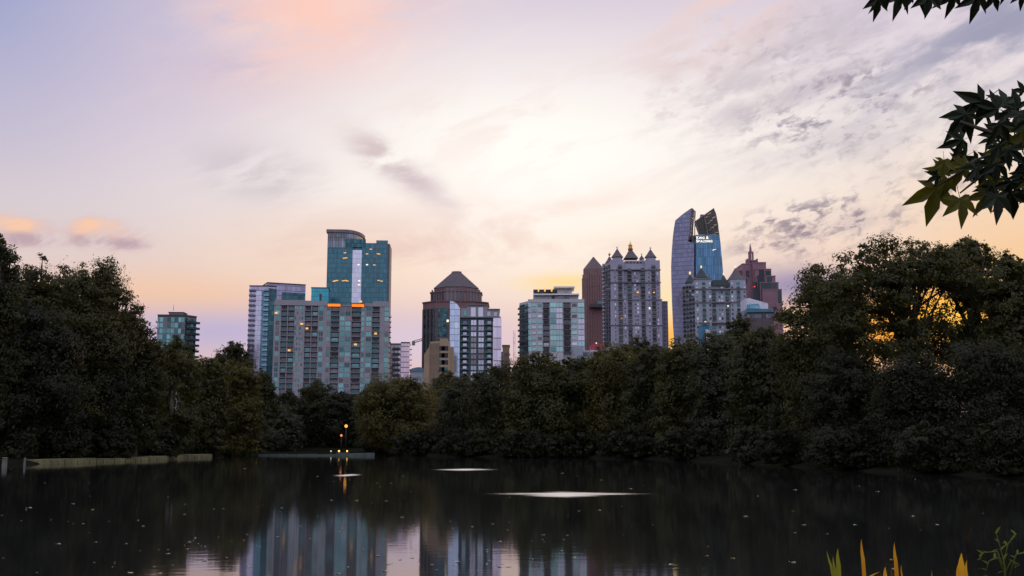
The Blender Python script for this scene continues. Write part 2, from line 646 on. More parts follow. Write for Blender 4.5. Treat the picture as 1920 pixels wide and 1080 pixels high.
def bays(fr, wall, win, bal, spec, ztop, zbase, zlow, fh, depth, glass, rail, frame, wmi=0, deep=None):
    """spec: (s0, s1, kind) with kind W wall with a window, P plain wall, G full glass bay, B recessed balconies, S small pair"""
    nfl = int((ztop - zlow) / fh)
    for a, b, k in spec:
        c, wd = (a + b) / 2, b - a
        if k == 'B':
            wall.box(fr, a, b, zbase, ztop, -depth, -1.6, wmi)
        else:
            wall.box(fr, a, b, zbase, ztop, -depth, 0.0, wmi)
        for i in range(nfl):
            z = ztop - (i + 1) * fh
            if k == 'W':
                h = min(wd * 0.34, 1.5)
                win.add(fr, c, z, [(-h, h, 0.95, 2.55, 0.0, 0.07, 0), (-h - 0.1, h + 0.1, 0.8, 0.95, 0.0, 0.16, 1)], [rmat(glass), frame])
            elif k == 'S':
                h = wd * 0.11
                for d in (-wd * 0.22, wd * 0.22):
                    win.add(fr, c + d, z, [(-h, h, 0.9, 2.5, 0.0, 0.07, 0)], [rmat(glass)])
            elif k == 'G':
                h = wd / 2 - 0.12
                win.add(fr, c, z, [(-h, h, 0.55, fh - 0.12, 0.0, 0.1, 0), (-h, h, 0.3, 0.55, 0.0, 0.06, 1), (-0.06, 0.06, 0.55, fh - 0.12, 0.1, 0.14, 1)], [rmat(glass), frame])
            elif k == 'B':
                h = wd / 2
                win.add(fr, c, z, [(-h * 0.75, h * 0.75, 0.25, 2.4, -1.6, -1.52, 0)], [rmat(deep or glass)])
                nb = max(3, int(wd / 0.8))
                bx = [(-h, h, 0.0, 0.22, -1.6, 0.55, 0), (-h, h, 1.16, 1.24, 0.45, 0.53, 1), (-h, h, 0.34, 0.42, 0.45, 0.53, 1)]
                bx += [(-h + wd * j / nb - 0.07, -h + wd * j / nb + 0.07, 0.22, 1.16, 0.46, 0.52, 1) for j in range(nb + 1)]
                bal.add(fr, c, z, bx, [frame, rail])


GZ = 8.0   # ground level under the city

# ------------------------------------------------------------------ setting: water, land
LAKE = [(-60, 5), (-35, 8), (-15, 9.3), (0, 9.6), (14, 9.2), (30, 8), (52, 12), (58, 28), (50, 45), (38.5, 57), (31.3, 65),
        (27.8, 72.5), (25, 80), (24, 91), (22.6, 103), (19.6, 118), (16, 132), (9, 139), (1, 141.5), (-6, 147), (-13.4, 157), (-20, 169),
        (-30, 171), (-40.5, 171), (-40.5, 152), (-41.3, 142), (-42.2, 131), (-42, 119), (-43.7, 108.6), (-45.3, 100), (-47.5, 97.6), (-58, 97),
        (-80, 96), (-110, 80), (-100, 30)]


def water_material():
    m, t = mat('lake_water')
    g = t.new('ShaderNodeNewGeometry')
    s = t.new('ShaderNodeSeparateXYZ')
    t.l.new(g.outputs['Position'], s.inputs[0])
    t.p.inputs['Base Color'].default_value = (0.012, 0.013, 0.011, 1)
    t.p.inputs['IOR'].default_value = 1.38
    mask = None
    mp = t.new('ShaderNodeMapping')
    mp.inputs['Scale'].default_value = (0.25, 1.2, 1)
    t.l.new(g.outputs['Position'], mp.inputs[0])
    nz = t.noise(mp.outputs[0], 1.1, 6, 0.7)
    # pale warm spindles mixed into the water's base colour, with a rougher surface
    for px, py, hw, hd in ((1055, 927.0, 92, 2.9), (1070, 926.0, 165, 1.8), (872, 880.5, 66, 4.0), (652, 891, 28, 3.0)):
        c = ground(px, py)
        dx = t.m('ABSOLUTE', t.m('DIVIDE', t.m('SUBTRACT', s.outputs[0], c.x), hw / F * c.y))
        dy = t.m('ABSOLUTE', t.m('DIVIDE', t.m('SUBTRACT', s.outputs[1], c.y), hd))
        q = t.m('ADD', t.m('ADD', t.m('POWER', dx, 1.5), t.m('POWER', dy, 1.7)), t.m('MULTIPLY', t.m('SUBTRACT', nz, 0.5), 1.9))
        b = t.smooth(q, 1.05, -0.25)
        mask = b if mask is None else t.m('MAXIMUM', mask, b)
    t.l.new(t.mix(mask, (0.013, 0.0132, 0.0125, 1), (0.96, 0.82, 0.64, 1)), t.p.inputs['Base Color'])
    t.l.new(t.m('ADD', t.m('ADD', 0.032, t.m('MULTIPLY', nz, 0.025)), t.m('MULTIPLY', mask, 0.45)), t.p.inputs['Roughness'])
    mp2 = t.new('ShaderNodeMapping')
    mp2.inputs['Scale'].default_value = (0.6, 1.6, 1)
    t.l.new(g.outputs['Position'], mp2.inputs[0])
    n2 = t.noise(mp2.outputs[0], 2.2, 3, 0.5)
    bp = t.new('ShaderNodeBump')
    bp.inputs['Strength'].default_value = 0.05
    bp.inputs['Distance'].default_value = 0.03
    t.l.new(n2, bp.inputs['Height'])
    t.l.new(bp.outputs[0], t.p.inputs['Normal'])
    return m


mb = MB()
mb.v = [(x, y, 0.0) for x, y in ((-400, -200), (400, -200), (400, 400), (-400, 400))]
mb.f, mb.mi = [(0, 1, 2, 3)], [0]
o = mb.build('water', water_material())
tag(o, 'dark still lake reflecting the skyline', None, None, 'structure')

mb = MB()
cx, cyy = 0.0, 78.0
loops = []
fine = []
for i in range(len(LAKE)):
    a, b = LAKE[i], LAKE[(i + 1) % len(LAKE)]
    for k in range(4):
        t_ = k / 4
        j = 0.35 * math.sin(i * 2.3 + k * 1.7)
        fine.append((a[0] + (b[0] - a[0]) * t_ + j, a[1] + (b[1] - a[1]) * t_ + j))
for off, z in ((-1.0, -0.35), (0.2, 0.12), (1.6, 0.4), (12, 0.9), (60, 3.0), (260, GZ), (9000, GZ)):
    lp = []
    for x, y in fine:
        d = math.hypot(x - cx, y - cyy)
        k = (d + off) / d
        zz = z + (0.06 * math.sin(x * 1.3 + y * 0.7) if 0 < off < 20 else 0)
        if y < 15 and off > 20:
            zz = min(zz, 1.2)
        lp.append((cx + (x - cx) * k, cyy + (y - cyy) * k, zz))
    loops.append(lp)
n = len(fine)
for lp in loops:
    mb.v += lp
for i in range(len(loops) - 1):
    for k in range(n):
        k2 = (k + 1) % n
        mb.f.append((i * n + k, i * n + k2, (i + 1) * n + k2, (i + 1) * n + k))
        mb.mi.append(0)
o = mb.build('ground', M['soil'])
tag(o, 'dark grassy land round the lake', None, None, 'structure')


def shore_z(x, y):
    """height of the land near a point"""
    best = 1e9
    for i, (a, b) in enumerate(fine):
        d = math.hypot(x - a, y - b)
        best = min(best, d)
    return 0.12 + min(best, 12) * 0.06


# ------------------------------------------------------------------ trees
def leaf_cloud(name, material, parent, centres, normals, sizes, aspect=0.5):
    """thousands of small leaf faces as one mesh"""
    n = len(centres)
    nr = normals / (np.linalg.norm(normals, axis=1, keepdims=True) + 1e-9)
    r = RNG.normal(size=(n, 3))
    t1 = np.cross(nr, r)
    t1 /= (np.linalg.norm(t1, axis=1, keepdims=True) + 1e-9)
    t2 = np.cross(nr, t1)
    a = sizes[:, None]
    v = np.empty((n, 4, 3), dtype=np.float32)
    bend = nr * a * 0.18
    v[:, 0] = centres - t1 * a
    v[:, 1] = centres - t2 * a * aspect + bend
    v[:, 2] = centres + t1 * a
    v[:, 3] = centres + t2 * a * aspect + bend
    me = bpy.data.meshes.new(name)
    me.vertices.add(4 * n)
    me.vertices.foreach_set('co', v.reshape(-1))
    me.loops.add(4 * n)
    me.loops.foreach_set('vertex_index', np.arange(4 * n, dtype=np.int32))
    me.polygons.add(n)
    me.polygons.foreach_set('loop_start', np.arange(0, 4 * n, 4, dtype=np.int32))
    me.update(calc_edges=True)
    me.materials.append(material)
    o_ = bpy.data.objects.new(name, me)
    C.objects.link(o_)
    o_.parent = parent
    return o_


def crown_lobes(hw, hz, hd, zc, nl, rs):
    """lobes filling a dome with full flanks: (x, y, z, r)"""
    L = []
    tries = 0
    while len(L) < nl and tries < nl * 80:
        tries += 1
        u = RNG.uniform(-1, 1)
        a = RNG.uniform(0, 2 * math.pi)
        hr = math.sqrt(1 - u ** 2.6) if u > 0 else 1.0 - 0.12 * u * u
        k = RNG.uniform(0.8, 1.0) if len(L) % 3 else RNG.uniform(0.0, 0.75)
        r = rs * RNG.choice([0.6, 0.8, 1.0, 1.25, 1.5]) * (1.0 - 0.25 * max(u, 0))
        e = max(0.25, 1 - r * 0.75 / hw)
        x, y = math.cos(a) * hw * e * hr * k, math.sin(a) * max(0.2, hd - r * 0.7) * hr * k
        z = u * (hz - r * 0.8) * (k if u > 0 else 1.0)
        if all((x - q[0]) ** 2 + (y - q[1]) ** 2 + (z - q[2]) ** 2 > (0.42 * (r + q[3])) ** 2 for q in L):
            L.append((x, y, z, r))
    return [(x, y, z + zc, r) for x, y, z, r in L]


def tree(name, px, top, hw, D, bottom, mat_, label, cat='tree', group=None, n=None, leaf=0.17, rs=None, nl=None, holes=(), lobes=None,
         depth=0.8, lacy=0.0, trunk_r=None, limbs=14, base_px=None, bark=None):
    """a tapered trunk with limbs that reach into a crown of leaf clumps; the crown's outline is given by where its top, sides and
    bottom are seen"""
    tp = at(px, top, D)
    bt = at(px, bottom, D)
    hwm = hw / F * D
    zc = (tp.z + bt.z) / 2
    hz = (tp.z - bt.z) / 2
    hd = hwm * depth
    bx = at(base_px, 850, D).x if base_px is not None else tp.x
    bz = shore_z(bx, D)
    root = thing(name, label, cat, (bx, D, bz), group)
    ox = tp.x - bx
    if rs is None:
        rs = min(hwm, hz) * 0.36
    if nl is None:
        nl = int(max(14, min(110, 3.0 * hwm * hz * hd / rs ** 3)))
    L = lobes or crown_lobes(hwm, hz, hd, zc - bz, nl, rs)
    L = [(x + ox, y, z, r) for x, y, z, r in L]
    LA = np.array(L)
    area = math.pi * hwm * hz
    if n is None:
        n = int(area * 7.5 / (2 * leaf * leaf * 0.5))
    n = max(2500, min(n, 70000))
    # clumps on the shells of the lobes, leaves round the clumps
    wts = LA[:, 3] ** 2
    wts = wts / wts.sum()
    ncl = max(60, n // 34)
    li = RNG.choice(len(LA), ncl, p=wts)
    d = RNG.normal(size=(ncl, 3))
    d[:, 2] += 0.25
    d /= np.linalg.norm(d, axis=1, keepdims=True)
    rr = LA[li, 3] * (0.55 + 0.5 * RNG.random(ncl) ** 0.6)
    cc = LA[li, :3] + d * rr[:, None]
    cr = LA[li, 3] * RNG.uniform(0.16, 0.30, ncl)
    per = RNG.integers(0, ncl, n)
    off = RNG.normal(size=(n, 3)) * cr[per][:, None] * np.array([1.0, 1.0, 0.62])
    pos = cc[per] + off
    nor = d[per] * 1.0 + off / (cr[per][:, None] + 1e-6) * 0.22 + RNG.normal(size=(n, 3)) * 0.24
    nor[:, 2] += 0.25
    sz = leaf * RNG.uniform(0.6, 1.35, n)
    # loose sprays that break the outline
    ns = int(n * 0.05)
    k = RNG.integers(0, ncl, ns)
    sp = cc[k] + d[k] * (cr[k] * RNG.uniform(0.7, 1.9, ns))[:, None] + RNG.normal(size=(ns, 3)) * 0.16
    pos = np.vstack([pos, sp])
    nor = np.vstack([nor, RNG.normal(size=(ns, 3))])
    sz = np.concatenate([sz, leaf * RNG.uniform(0.5, 1.0, ns)])
    # inner foliage
    ni = int(n * 0.22 * (1 - lacy))
    k = RNG.choice(len(LA), ni, p=wts)
    ip = LA[k, :3] + RNG.normal(size=(ni, 3)) * LA[k, 3:4] * 0.36
    pos = np.vstack([pos, ip])
    nor = np.vstack([nor, RNG.normal(size=(ni, 3))])
    sz = np.concatenate([sz, leaf * 1.9 * RNG.uniform(0.7, 1.2, ni)])
    keep = np.ones(len(pos), bool)
    cu_ = RNG.random(ncl)
    uc = np.concatenate([cu_[per], cu_[RNG.integers(0, ncl, ns)], RNG.random(ni)])
    keep &= pos[:, 2] > 0.05
    for hx, hzp, ha, hb, p in holes:       # airy parts of the crown, given where they are seen
        q = at(hx, hzp, D)
        e = ((pos[:, 0] + bx - q.x) / (ha / F * D)) ** 2 + ((pos[:, 2] + bz - q.z) / (hb / F * D)) ** 2
        keep &= ~((e < 1 + RNG.normal(size=len(pos)) * 0.25) & (uc < p))
    pos, nor, sz = pos[keep], nor[keep], sz[keep]
    leaf_cloud('crown', mat_, root, pos, nor, sz)
    # wood
    wb = MB()
    tr = trunk_r or max(0.12, 0.028 * (tp.z - bz))
    H = tp.z - bz
    bw = Vector((bx, D, bz))
    th = H * 0.42
    mid = Vector((ox * 0.35 + RNG.normal() * 0.25, RNG.normal() * 0.2, th * 0.55))
    fork = Vector((ox * 0.75, 0, th))
    topv = Vector((ox, 0, H * 0.82))
    wb.tube([bw + Vector((0, 0, -0.3)), bw + Vector((0, 0, 0.4)), bw + mid, bw + fork, bw + topv],
            [tr * 1.5, tr * 1.1, tr * 0.9, tr * 0.7, tr * 0.12], 8)
    for j in np.argsort(-LA[:, 2])[:limbs]:
        e = Vector(LA[j, :3])
        t_ = RNG.uniform(0.35, 1.0)
        s_ = mid.lerp(fork, t_) if RNG.random() < 0.5 else fork.lerp(topv, t_ * 0.5)
        if (e - s_).length < 0.5:
            continue
        m1 = s_.lerp(e, 0.5) + Vector((RNG.normal() * 0.3, RNG.normal() * 0.3, (e - s_).length * 0.08))
        wb.tube([bw + s_, bw + m1, bw + e], [tr * 0.42, tr * 0.27, tr * 0.06], 6)
        for q in range(2):
            e2 = e + Vector(RNG.normal(size=3) * LA[j, 3] * 0.55)
            wb.tube([bw + m1.lerp(e, 0.3 + 0.3 * q), bw + e2], [tr * 0.16, tr * 0.03], 5)
    wb.build('trunk', bark or M['bark'], root, smooth=True)
    return root


#TREES_BEGIN
GL, GM, GR = 'trees on the left bank', 'trees on the far bank', 'trees on the right bank'
LD, LM, LO, LG, LS = M['leaf_dark'], M['leaf_mid'], M['leaf_olive'], M['leaf_grey'], M['leaf_shaded']
# left bank
tree('tree', -8, 424, 66, 104, 840, LD, 'tallest dark tree, cut off by the left edge of the photo', group=GL, leaf=0.15)
tree('tree', 165, 474, 100, 118, 830, LM, 'broad lacy tree whose airy top lets sky through on the left bank', group=GL, leaf=0.15, lacy=0.8,
     holes=((140, 500, 50, 22, 0.55), (225, 570, 30, 20, 0.6), (70, 500, 20, 14, 0.5)))
tree('tree', 215, 530, 56, 121, 690, LM, 'small tree whose feathery boughs reach out right below the lacy crown', group=GL, leaf=0.14, lacy=0.8,
     holes=((225, 575, 24, 12, 0.7),))
tree('tree', 76, 474, 66, 112, 830, LM, 'leafy tree between the tallest tree at the left edge and the lacy crown', group=GL, leaf=0.15, lacy=0.5)
tree('tree', 60, 560, 105, 108, 850, LS, 'drooping front tree low at the left edge over the pale bank wall', group=GL, leaf=0.15)
tree('tree', 175, 600, 76, 118, 850, LS, 'dark tree with a full crown down to the middle of the left bank', group=GL, leaf=0.15)
tree('tree', 262, 592, 62, 123, 850, LD, 'dark round tree left of the small teal apartment block', group=GL, leaf=0.15)
tree('tree', 328, 628, 52, 136, 848, LM, 'tree below the small teal apartment block with a pale bare stem', group=GL, holes=((331, 748, 13, 30, 0.97),), bark=solid('pale_bark', (0.22, 0.20, 0.16), 0.9, 0, 0.3, 3))
tree('tree', 436, 630, 44, 158, 845, LD, 'dark upright tree whose domed top rises left of the lavender glass tower', group=GL)
tree('tree', 384, 662, 52, 147, 850, LM, 'bushy green tree between the pale stem and the domed upright tree', group=GL)
tree('tree', 448, 668, 50, 155, 850, LO, 'yellow green tree at the right end of the left bank', group=GL)
tree('tree', 492, 690, 32, 176, 850, LD, 'slim dark tree in front of the foot of the lavender glass tower', group=GL)
# far bank
tree('tree', 545, 728, 40, 184, 850, LS, 'low dark tree at the left foot of the wide apartment block', group=GM)
tree('tree', 594, 710, 40, 190, 848, LD, 'pointed dark tree in front of the middle of the wide apartment block', group=GM)
tree('tree', 640, 732, 42, 186, 846, LS, 'low dark tree behind the two upper orange lamps', group=GM)
tree('tree', 526, 762, 46, 176, 852, LG, 'greyish rounded tree at the left end of the far bank', group=GM)
tree('tree', 690, 728, 36, 184, 850, LD, 'narrow dark tree hidden half behind the large rounded tree on the far bank', group=GM)
tree('tree', 750, 698, 84, 166, 856, LO, 'large rounded olive tree standing alone at the middle of the far bank', group=GM)
tree('tree', 838, 690, 36, 205, 850, LD, 'smooth dark dome of a tree in front of the tan building', group=GM)
# right bank, going right
tree('tree', 872, 698, 65, 158, 862, LG, 'greyish tree first to the right of the large rounded olive tree', group=GR)
tree('tree', 938, 674, 70, 152, 862, LD, 'dark green tree below the white grid apartment building', group=GR)
tree('tree', 1016, 654, 78, 147, 864, LM, 'brighter topped tree below the pale green condominium', group=GR)
tree('tree', 1088, 662, 62, 150, 866, LG, 'grey green tree under the small red roof', group=GR)
tree('tree', 1152, 640, 75, 146, 868, LO, 'olive topped tree right of the small red roof', group=GR)
tree('tree', 1196, 622, 38, 172, 850, LD, 'smooth dark dome of a tree in front of the tall turreted tower', group=GR)
tree('tree', 1225, 640, 70, 138, 870, LD, 'dark tree below the bright slit between the two turreted buildings', group=GR)
tree('tree', 1290, 626, 72, 132, 872, LM, 'green tree below the twin sailed glass tower', group=GR)
tree('tree', 1346, 618, 65, 126, 872, LG, 'grey leaved tree below the short turreted building', group=GR)
tree('tree', 1382, 583, 44, 152, 850, LD, 'dark domed tree that hides the foot of the short turreted building', group=GR)
tree('tree', 1432, 605, 72, 116, 876, LD, 'dark tree below the purple stepped tower', group=GR)
tree('tree', 1545, 484, 100, 98, 840, LM, 'sloping shoulder tree at the left of the big sunset lit crown', group=GR, leaf=0.14, lacy=0.6,
     holes=((1465, 575, 14, 10, 0.6),))
HOLES = ((1752, 562, 52, 26, 0.86), (1806, 592, 48, 24, 0.88), (1768, 585, 40, 20, 0.85), (1636, 598, 44, 13, 0.82), (1652, 632, 42, 15, 0.80),
         (1700, 552, 30, 9, 0.75), (1780, 633, 14, 11, 0.97), (1640, 548, 30, 9, 0.7), (1866, 525, 34, 10, 0.75), (1862, 562, 34, 8, 0.75),
         (1690, 480, 60, 14, 0.3), (1590, 560, 26, 9, 0.75), (1740, 515, 60, 8, 0.45), (1620, 490, 36, 9, 0.5), (1710, 595, 30, 9, 0.75), (1620, 570, 16, 9, 0.8))
tree('tree', 1680, 434, 170, 88, 690, LM, 'big domed tree with orange sunset glowing through its crown', group=GR, leaf=0.135, lacy=1.0, holes=HOLES,
     n=68000, rs=1.05, nl=150, depth=0.6, limbs=34, base_px=1745, trunk_r=0.3)
tree('tree', 1816, 440, 112, 90, 690, LM, 'tree right of the big domed crown whose lower boughs frame the brightest orange', group=GR, leaf=0.135, lacy=0.8, holes=HOLES,
     rs=1.0, nl=80, depth=0.5)
tree('tree', 1900, 468, 90, 84, 700, LM, 'tree cut off by the right edge with small gaps of orange light', group=GR, leaf=0.135, lacy=0.6, holes=HOLES, rs=1.1, nl=50)
tree('tree', 1500, 628, 66, 102, 880, LS, 'shaded green tree on the shore below the sloping shoulder tree', group=GR)
tree('tree', 1590, 652, 88, 85, 884, LS, 'wide shaded tree on the shore below the left part of the orange glow', group=GR, leaf=0.105)
tree('tree', 1712, 656, 92, 78, 888, LS, 'wide shaded tree on the shore right under the orange glow', group=GR, leaf=0.10)
tree('tree', 1850, 624, 104, 74, 894, LS, 'wide shaded tree on the shore at the right edge', group=GR, leaf=0.10)
# shrubs at the water
BUSH = [(20, 800, 60, 105, LS, 'low dark bush over the pale post at the left edge'), (110, 790, 64, 110, LS, 'dark bush above the start of the pale bank wall'),
        (200, 800, 60, 117, LS, 'dark bush above the middle of the pale bank wall'), (290, 800, 54, 130, LS, 'dark bush above the right part of the pale bank wall'),
        (370, 802, 46, 146, LS, 'dark bush at the right end of the pale bank wall'), (470, 800, 34, 164, LG, 'greyish bush at the foot of the yellow green tree'),
        (708, 806, 30, 171, LS, 'dark bush right of the yellow shore lamps'), (790, 806, 54, 157.5, LS, 'dark bush at the right foot of the large rounded olive tree'),
        (880, 808, 60, 147.5, LS, 'dark waterside bush below the white grid apartment building'), (980, 806, 64, 141.6, LS, 'dark waterside bush below the pale green condominium'),
        (1080, 808, 64, 139.6, LS, 'dark waterside bush below the small red roof'), (1180, 804, 68, 132.5, LS, 'dark waterside bush below the tall turreted tower'),
        (1290, 800, 68, 120, LS, 'dark waterside bush below the twin sailed glass tower'), (1404, 796, 40, 104, LG, 'pale grey green bush at the water'),
        (1480, 800, 66, 93, LS, 'shaded bush right of the pale grey green bush'), (1600, 796, 90, 80, LS, 'shaded waterside bush below the wide shaded trees'),
        (1760, 790, 96, 72, LS, 'shaded waterside bush nearer the right edge'), (1900, 780, 90, 66.5, LS, 'shaded waterside bush cut by the right edge')]
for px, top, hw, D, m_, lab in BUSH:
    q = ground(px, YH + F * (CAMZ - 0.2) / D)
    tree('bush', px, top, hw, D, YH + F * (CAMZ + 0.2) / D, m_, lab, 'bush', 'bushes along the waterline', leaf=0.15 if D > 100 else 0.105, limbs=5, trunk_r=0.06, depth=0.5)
#TREES_END

# ------------------------------------------------------------------ buildings
W_GREY = solid('wall_mauve_grey', (0.30, 0.29, 0.325), 0.85, 0, 0.12, 0.1)
W_GREY2 = solid('wall_dark_grey', (0.20, 0.19, 0.22), 0.85, 0, 0.12, 0.1)
W_PALE = solid('wall_pale', (0.46, 0.46, 0.50), 0.85, 0, 0.10, 0.1)
W_TAN = solid('wall_tan', (0.36, 0.255, 0.17), 0.9, 0, 0.14, 0.1)
W_BROWN = solid('wall_red_brown', (0.20, 0.115, 0.12), 0.85, 0, 0.14, 0.1)
W_ROSE = solid('wall_rose_granite', (0.25, 0.135, 0.175), 0.7, 0, 0.14, 0.1)
W_LAV = solid('wall_lavender_grey', (0.34, 0.33, 0.43), 0.85, 0, 0.10, 0.1)
W_STONE = solid('wall_blue_grey_stone', (0.31, 0.345, 0.41), 0.85, 0, 0.12, 0.1)
W_WHITE = solid('white_roof', (0.74, 0.72, 0.72), 0.7, 0, 0.06, 0.1)
W_DARK = solid('dark_trim', (0.05, 0.05, 0.06), 0.6, 0, 0.2, 0.3)
W_SLATE = solid('slate_roof', (0.085, 0.065, 0.075), 0.6, 0, 0.2, 0.3)
W_GREEN = solid('dark_green_roof', (0.014, 0.03, 0.034), 0.6, 0, 0.2, 0.3)
W_RED = solid('red_roof', (0.40, 0.055, 0.09), 0.7, 0, 0.15, 0.3)
W_BLUE = solid('blue_paint', (0.02, 0.16, 0.32), 0.6, 0, 0.15, 0.3)
W_GOLD = solid('gilt', (0.52, 0.29, 0.08), 0.35, 0.8, 0.1, 1.0)
STEEL = solid('grey_steel', (0.16, 0.15, 0.15), 0.5, 0.4, 0.15, 0.5)
G_TEAL = glassy('teal_glass', (0.17, 0.42, 0.43, 1), 0.65)
G_TEAL2 = glassy('dark_teal_glass', (0.06, 0.16, 0.18, 1), 0.7)
G_PALE = glassy('pale_glass', (0.52, 0.55, 0.66, 1), 0.75)
G_GREY = glassy('grey_glass', (0.13, 0.15, 0.18, 1), 0.6)
G_BLACK = glassy('black_glass', (0.025, 0.03, 0.04, 1), 0.4)
G_CURT = glassy('curtained_glass', (0.32, 0.27, 0.31, 1), 0.2, 0.5)
LIT, LITP = M['lit_window'], M['lit_pale']


def frac_spec(fr, px_list, py):
    """bay edges given where they are seen"""
    return [(fr.s_at(a, py), fr.s_at(b, py), k) for a, b, k in px_list]


def building(name, label, fr, cat='building', group=None):
    c = fr.pt(fr.L / 2, GZ)
    return thing(name, label, cat, (c.x, c.y, GZ), group)


def shell(fr, s0, s1, z0, z1, depth, name, m_, root):
    b = MB()
    b.box(fr, s0, s1, z0, z1, -depth, 0)
    return b.build(name, m_, root)


def lit(fr, root, spots, m_=LIT, w_=1.7, h=1.1, name='lit_window', out=0.25):
    p = Parts(root, name)
    for px, py in spots:
        p.add(fr, fr.s_at(px, py), fr.z_at(px, py), [(-w_ / 2, w_ / 2, -h / 2, h / 2, 0.0, out, 0)], [m_])
    p.flush()


# --- 1 small teal block far left
f = facade(295, 346, 610, 600, 4)
r = building('apartment_block', 'small teal glass apartment block rising behind the trees of the left bank', f, 'building')
zt = f.z_at(320, 590)
fh = 3.25
fs = Fr(f.q, f.q + Vector((math.cos(rad(62)), math.sin(rad(62)))) * 40)
fs = Fr(f.q, f.q + fs.u * fs.s_at(368, 610))
wall = MB()
nb_ = [f.p, f.q, fs.q, Vector((f.p.x + fs.q.x - f.q.x, f.p.y + fs.q.y - f.q.y))]
wall.prism([tuple(p) for p in nb_], GZ, zt - 1.3)
wall.prism([tuple(p) for p in nb_], zt - 1.3, zt + 0.1, 1, 1.02)
wall.build('wall', [W_GREY2, W_DARK], r)
ph = MB()
ph.box(f, f.s_at(314, 590), f.s_at(341, 590), zt + 0.1, f.z_at(320, 584.6), -12, -3)
ph.build('penthouse', W_GREY2, r)
rp = MB()
rp.box(f, f.s_at(314, 590) - 0.5, f.s_at(341, 590) + 0.5, f.z_at(320, 584.6), f.z_at(320, 583.8), -12.5, -2.5)
rp.tube([f.pt(f.s_at(320, 590), zt + 3, -6), f.pt(f.s_at(320, 590), zt + 6.5, -6)], [0.15, 0.08], 5)
rp.build('roof', W_DARK, r)
win, bal = Parts(r, 'window'), Parts(r, 'balcony')
for i in range(9):
    z = zt - 1.3 - (i + 1) * fh
    e = [f.s_at(q, 610) for q in (295.5, 299, 306, 313, 320, 327, 334, 340, 345.5)]
    for j in range(8):
        if i < 2 and j == 2:
            continue
        win.add(f, (e[j] + e[j + 1]) / 2, z, [(-(e[j + 1] - e[j]) / 2 + 0.12, (e[j + 1] - e[j]) / 2 - 0.12, 0.5, 3.0, 0, 0.1, 0)],
                [rmat([(G_TEAL, 3), (G_TEAL2, 3), (G_GREY, 1)]) if i < 4 else rmat([(G_TEAL, 2), (G_PALE, 1), (G_TEAL2, 2)])])
    for j in range(4):
        a = fs.L * (j + 0.5) / 4
        win.add(fs, a, z, [(-fs.L / 8 + 0.3, fs.L / 8 - 0.3, 0.4, 2.9, 0, 0.1, 0)], [rmat([(G_TEAL, 2), (G_TEAL2, 2), (G_PALE, 1)])])
    for j in (1, 3):
        bal.add(fs, fs.L * (j + 0.4) / 4, z, [(-2.4, 2.4, 0, 0.25, 0.1, 1.9, 0), (-2.4, 2.4, 0.25, 1.2, 1.82, 1.9, 1)], [W_DARK, G_TEAL2])
    bal.add(f, 0.5, z, [(-1.6, -0.4, 0, 0.25, -2.5, -0.5, 0), (-1.6, -1.52, 0.25, 1.2, -2.5, -0.5, 0)], [W_DARK])
win.flush(); bal.flush()

# --- 2 lavender glass tower
CW_LAV = curtain('lavender_curtain_wall', (0.44, 0.43, 0.60), 1.6, 3.3, (0.14, 0.13, 0.19, 1), 0.12, 0.4, 0.8, 0.1, 0.12)
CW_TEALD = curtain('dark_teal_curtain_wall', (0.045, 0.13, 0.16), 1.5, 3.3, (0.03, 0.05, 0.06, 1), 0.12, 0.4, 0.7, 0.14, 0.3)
f = facade(465, 501, 620, 700, 2)
r = building('glass_tower', 'lavender glass tower with stacked balconies left of the wide apartment block', f, 'tower')
zt = f.z_at(480, 537.5)
fr_ = Fr(f.q, f.q + Vector((math.cos(rad(38)), math.sin(rad(38)))))
fr_ = Fr(f.q, f.q + fr_.u * fr_.s_at(516, 620))
poly = [tuple(f.p), tuple(f.q), tuple(fr_.q), tuple(f.p + (fr_.q - f.q) + f.n * -6)]
b = MB(); b.prism(poly, GZ, zt); b.build('glass_facade', CW_LAV, r)
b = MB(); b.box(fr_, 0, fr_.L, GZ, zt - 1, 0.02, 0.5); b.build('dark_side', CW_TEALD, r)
b = MB(); b.prism(poly, zt, zt + 0.9, 0, 1.03); b.build('roof', W_DARK, r)
b = MB(); b.box(f, f.s_at(489, 620), f.s_at(500, 620), GZ, zt - 3, 0.02, 0.4); b.build('blue_glass_bay', curtain('blue_curtain_wall', (0.14, 0.26, 0.38), 1.5, 3.3, (0.08, 0.1, 0.14, 1), 0.1, 0.4), r)
b = MB(); b.box(f, f.s_at(478, 620), f.s_at(488.6, 620), GZ, zt - 3, 0.02, 0.3); b.build('pale_glass_bay', curtain('pale_curtain_wall', (0.60, 0.63, 0.78), 1.6, 3.3, (0.4, 0.38, 0.46, 1), 0.1, 0.3, 0.8, 0.1, 0.08), r)
bal = Parts(r, 'balcony')
for i in range(20):
    z = zt - (i + 1) * 3.3
    a0, a1 = f.s_at(465.3, 620), f.s_at(477, 620)
    h = (a1 - a0) / 2
    bal.add(f, (a0 + a1) / 2, z, [(-h, h, 0, 0.3, 0.02, 1.7, 0), (-h, h, 0.3, 1.25, 1.6, 1.7, 1)], [W_DARK, G_GREY])
    a0, a1 = f.s_at(493, 620), f.s_at(503, 620)
    h = (a1 - a0) / 2
    bal.add(f, (a0 + a1) / 2, z, [(-h, h, 0, 0.3, 0.4, 2.0, 0), (-h, h, 0.3, 1.25, 1.9, 2.0, 1)], [W_DARK, G_TEAL])
bal.flush()
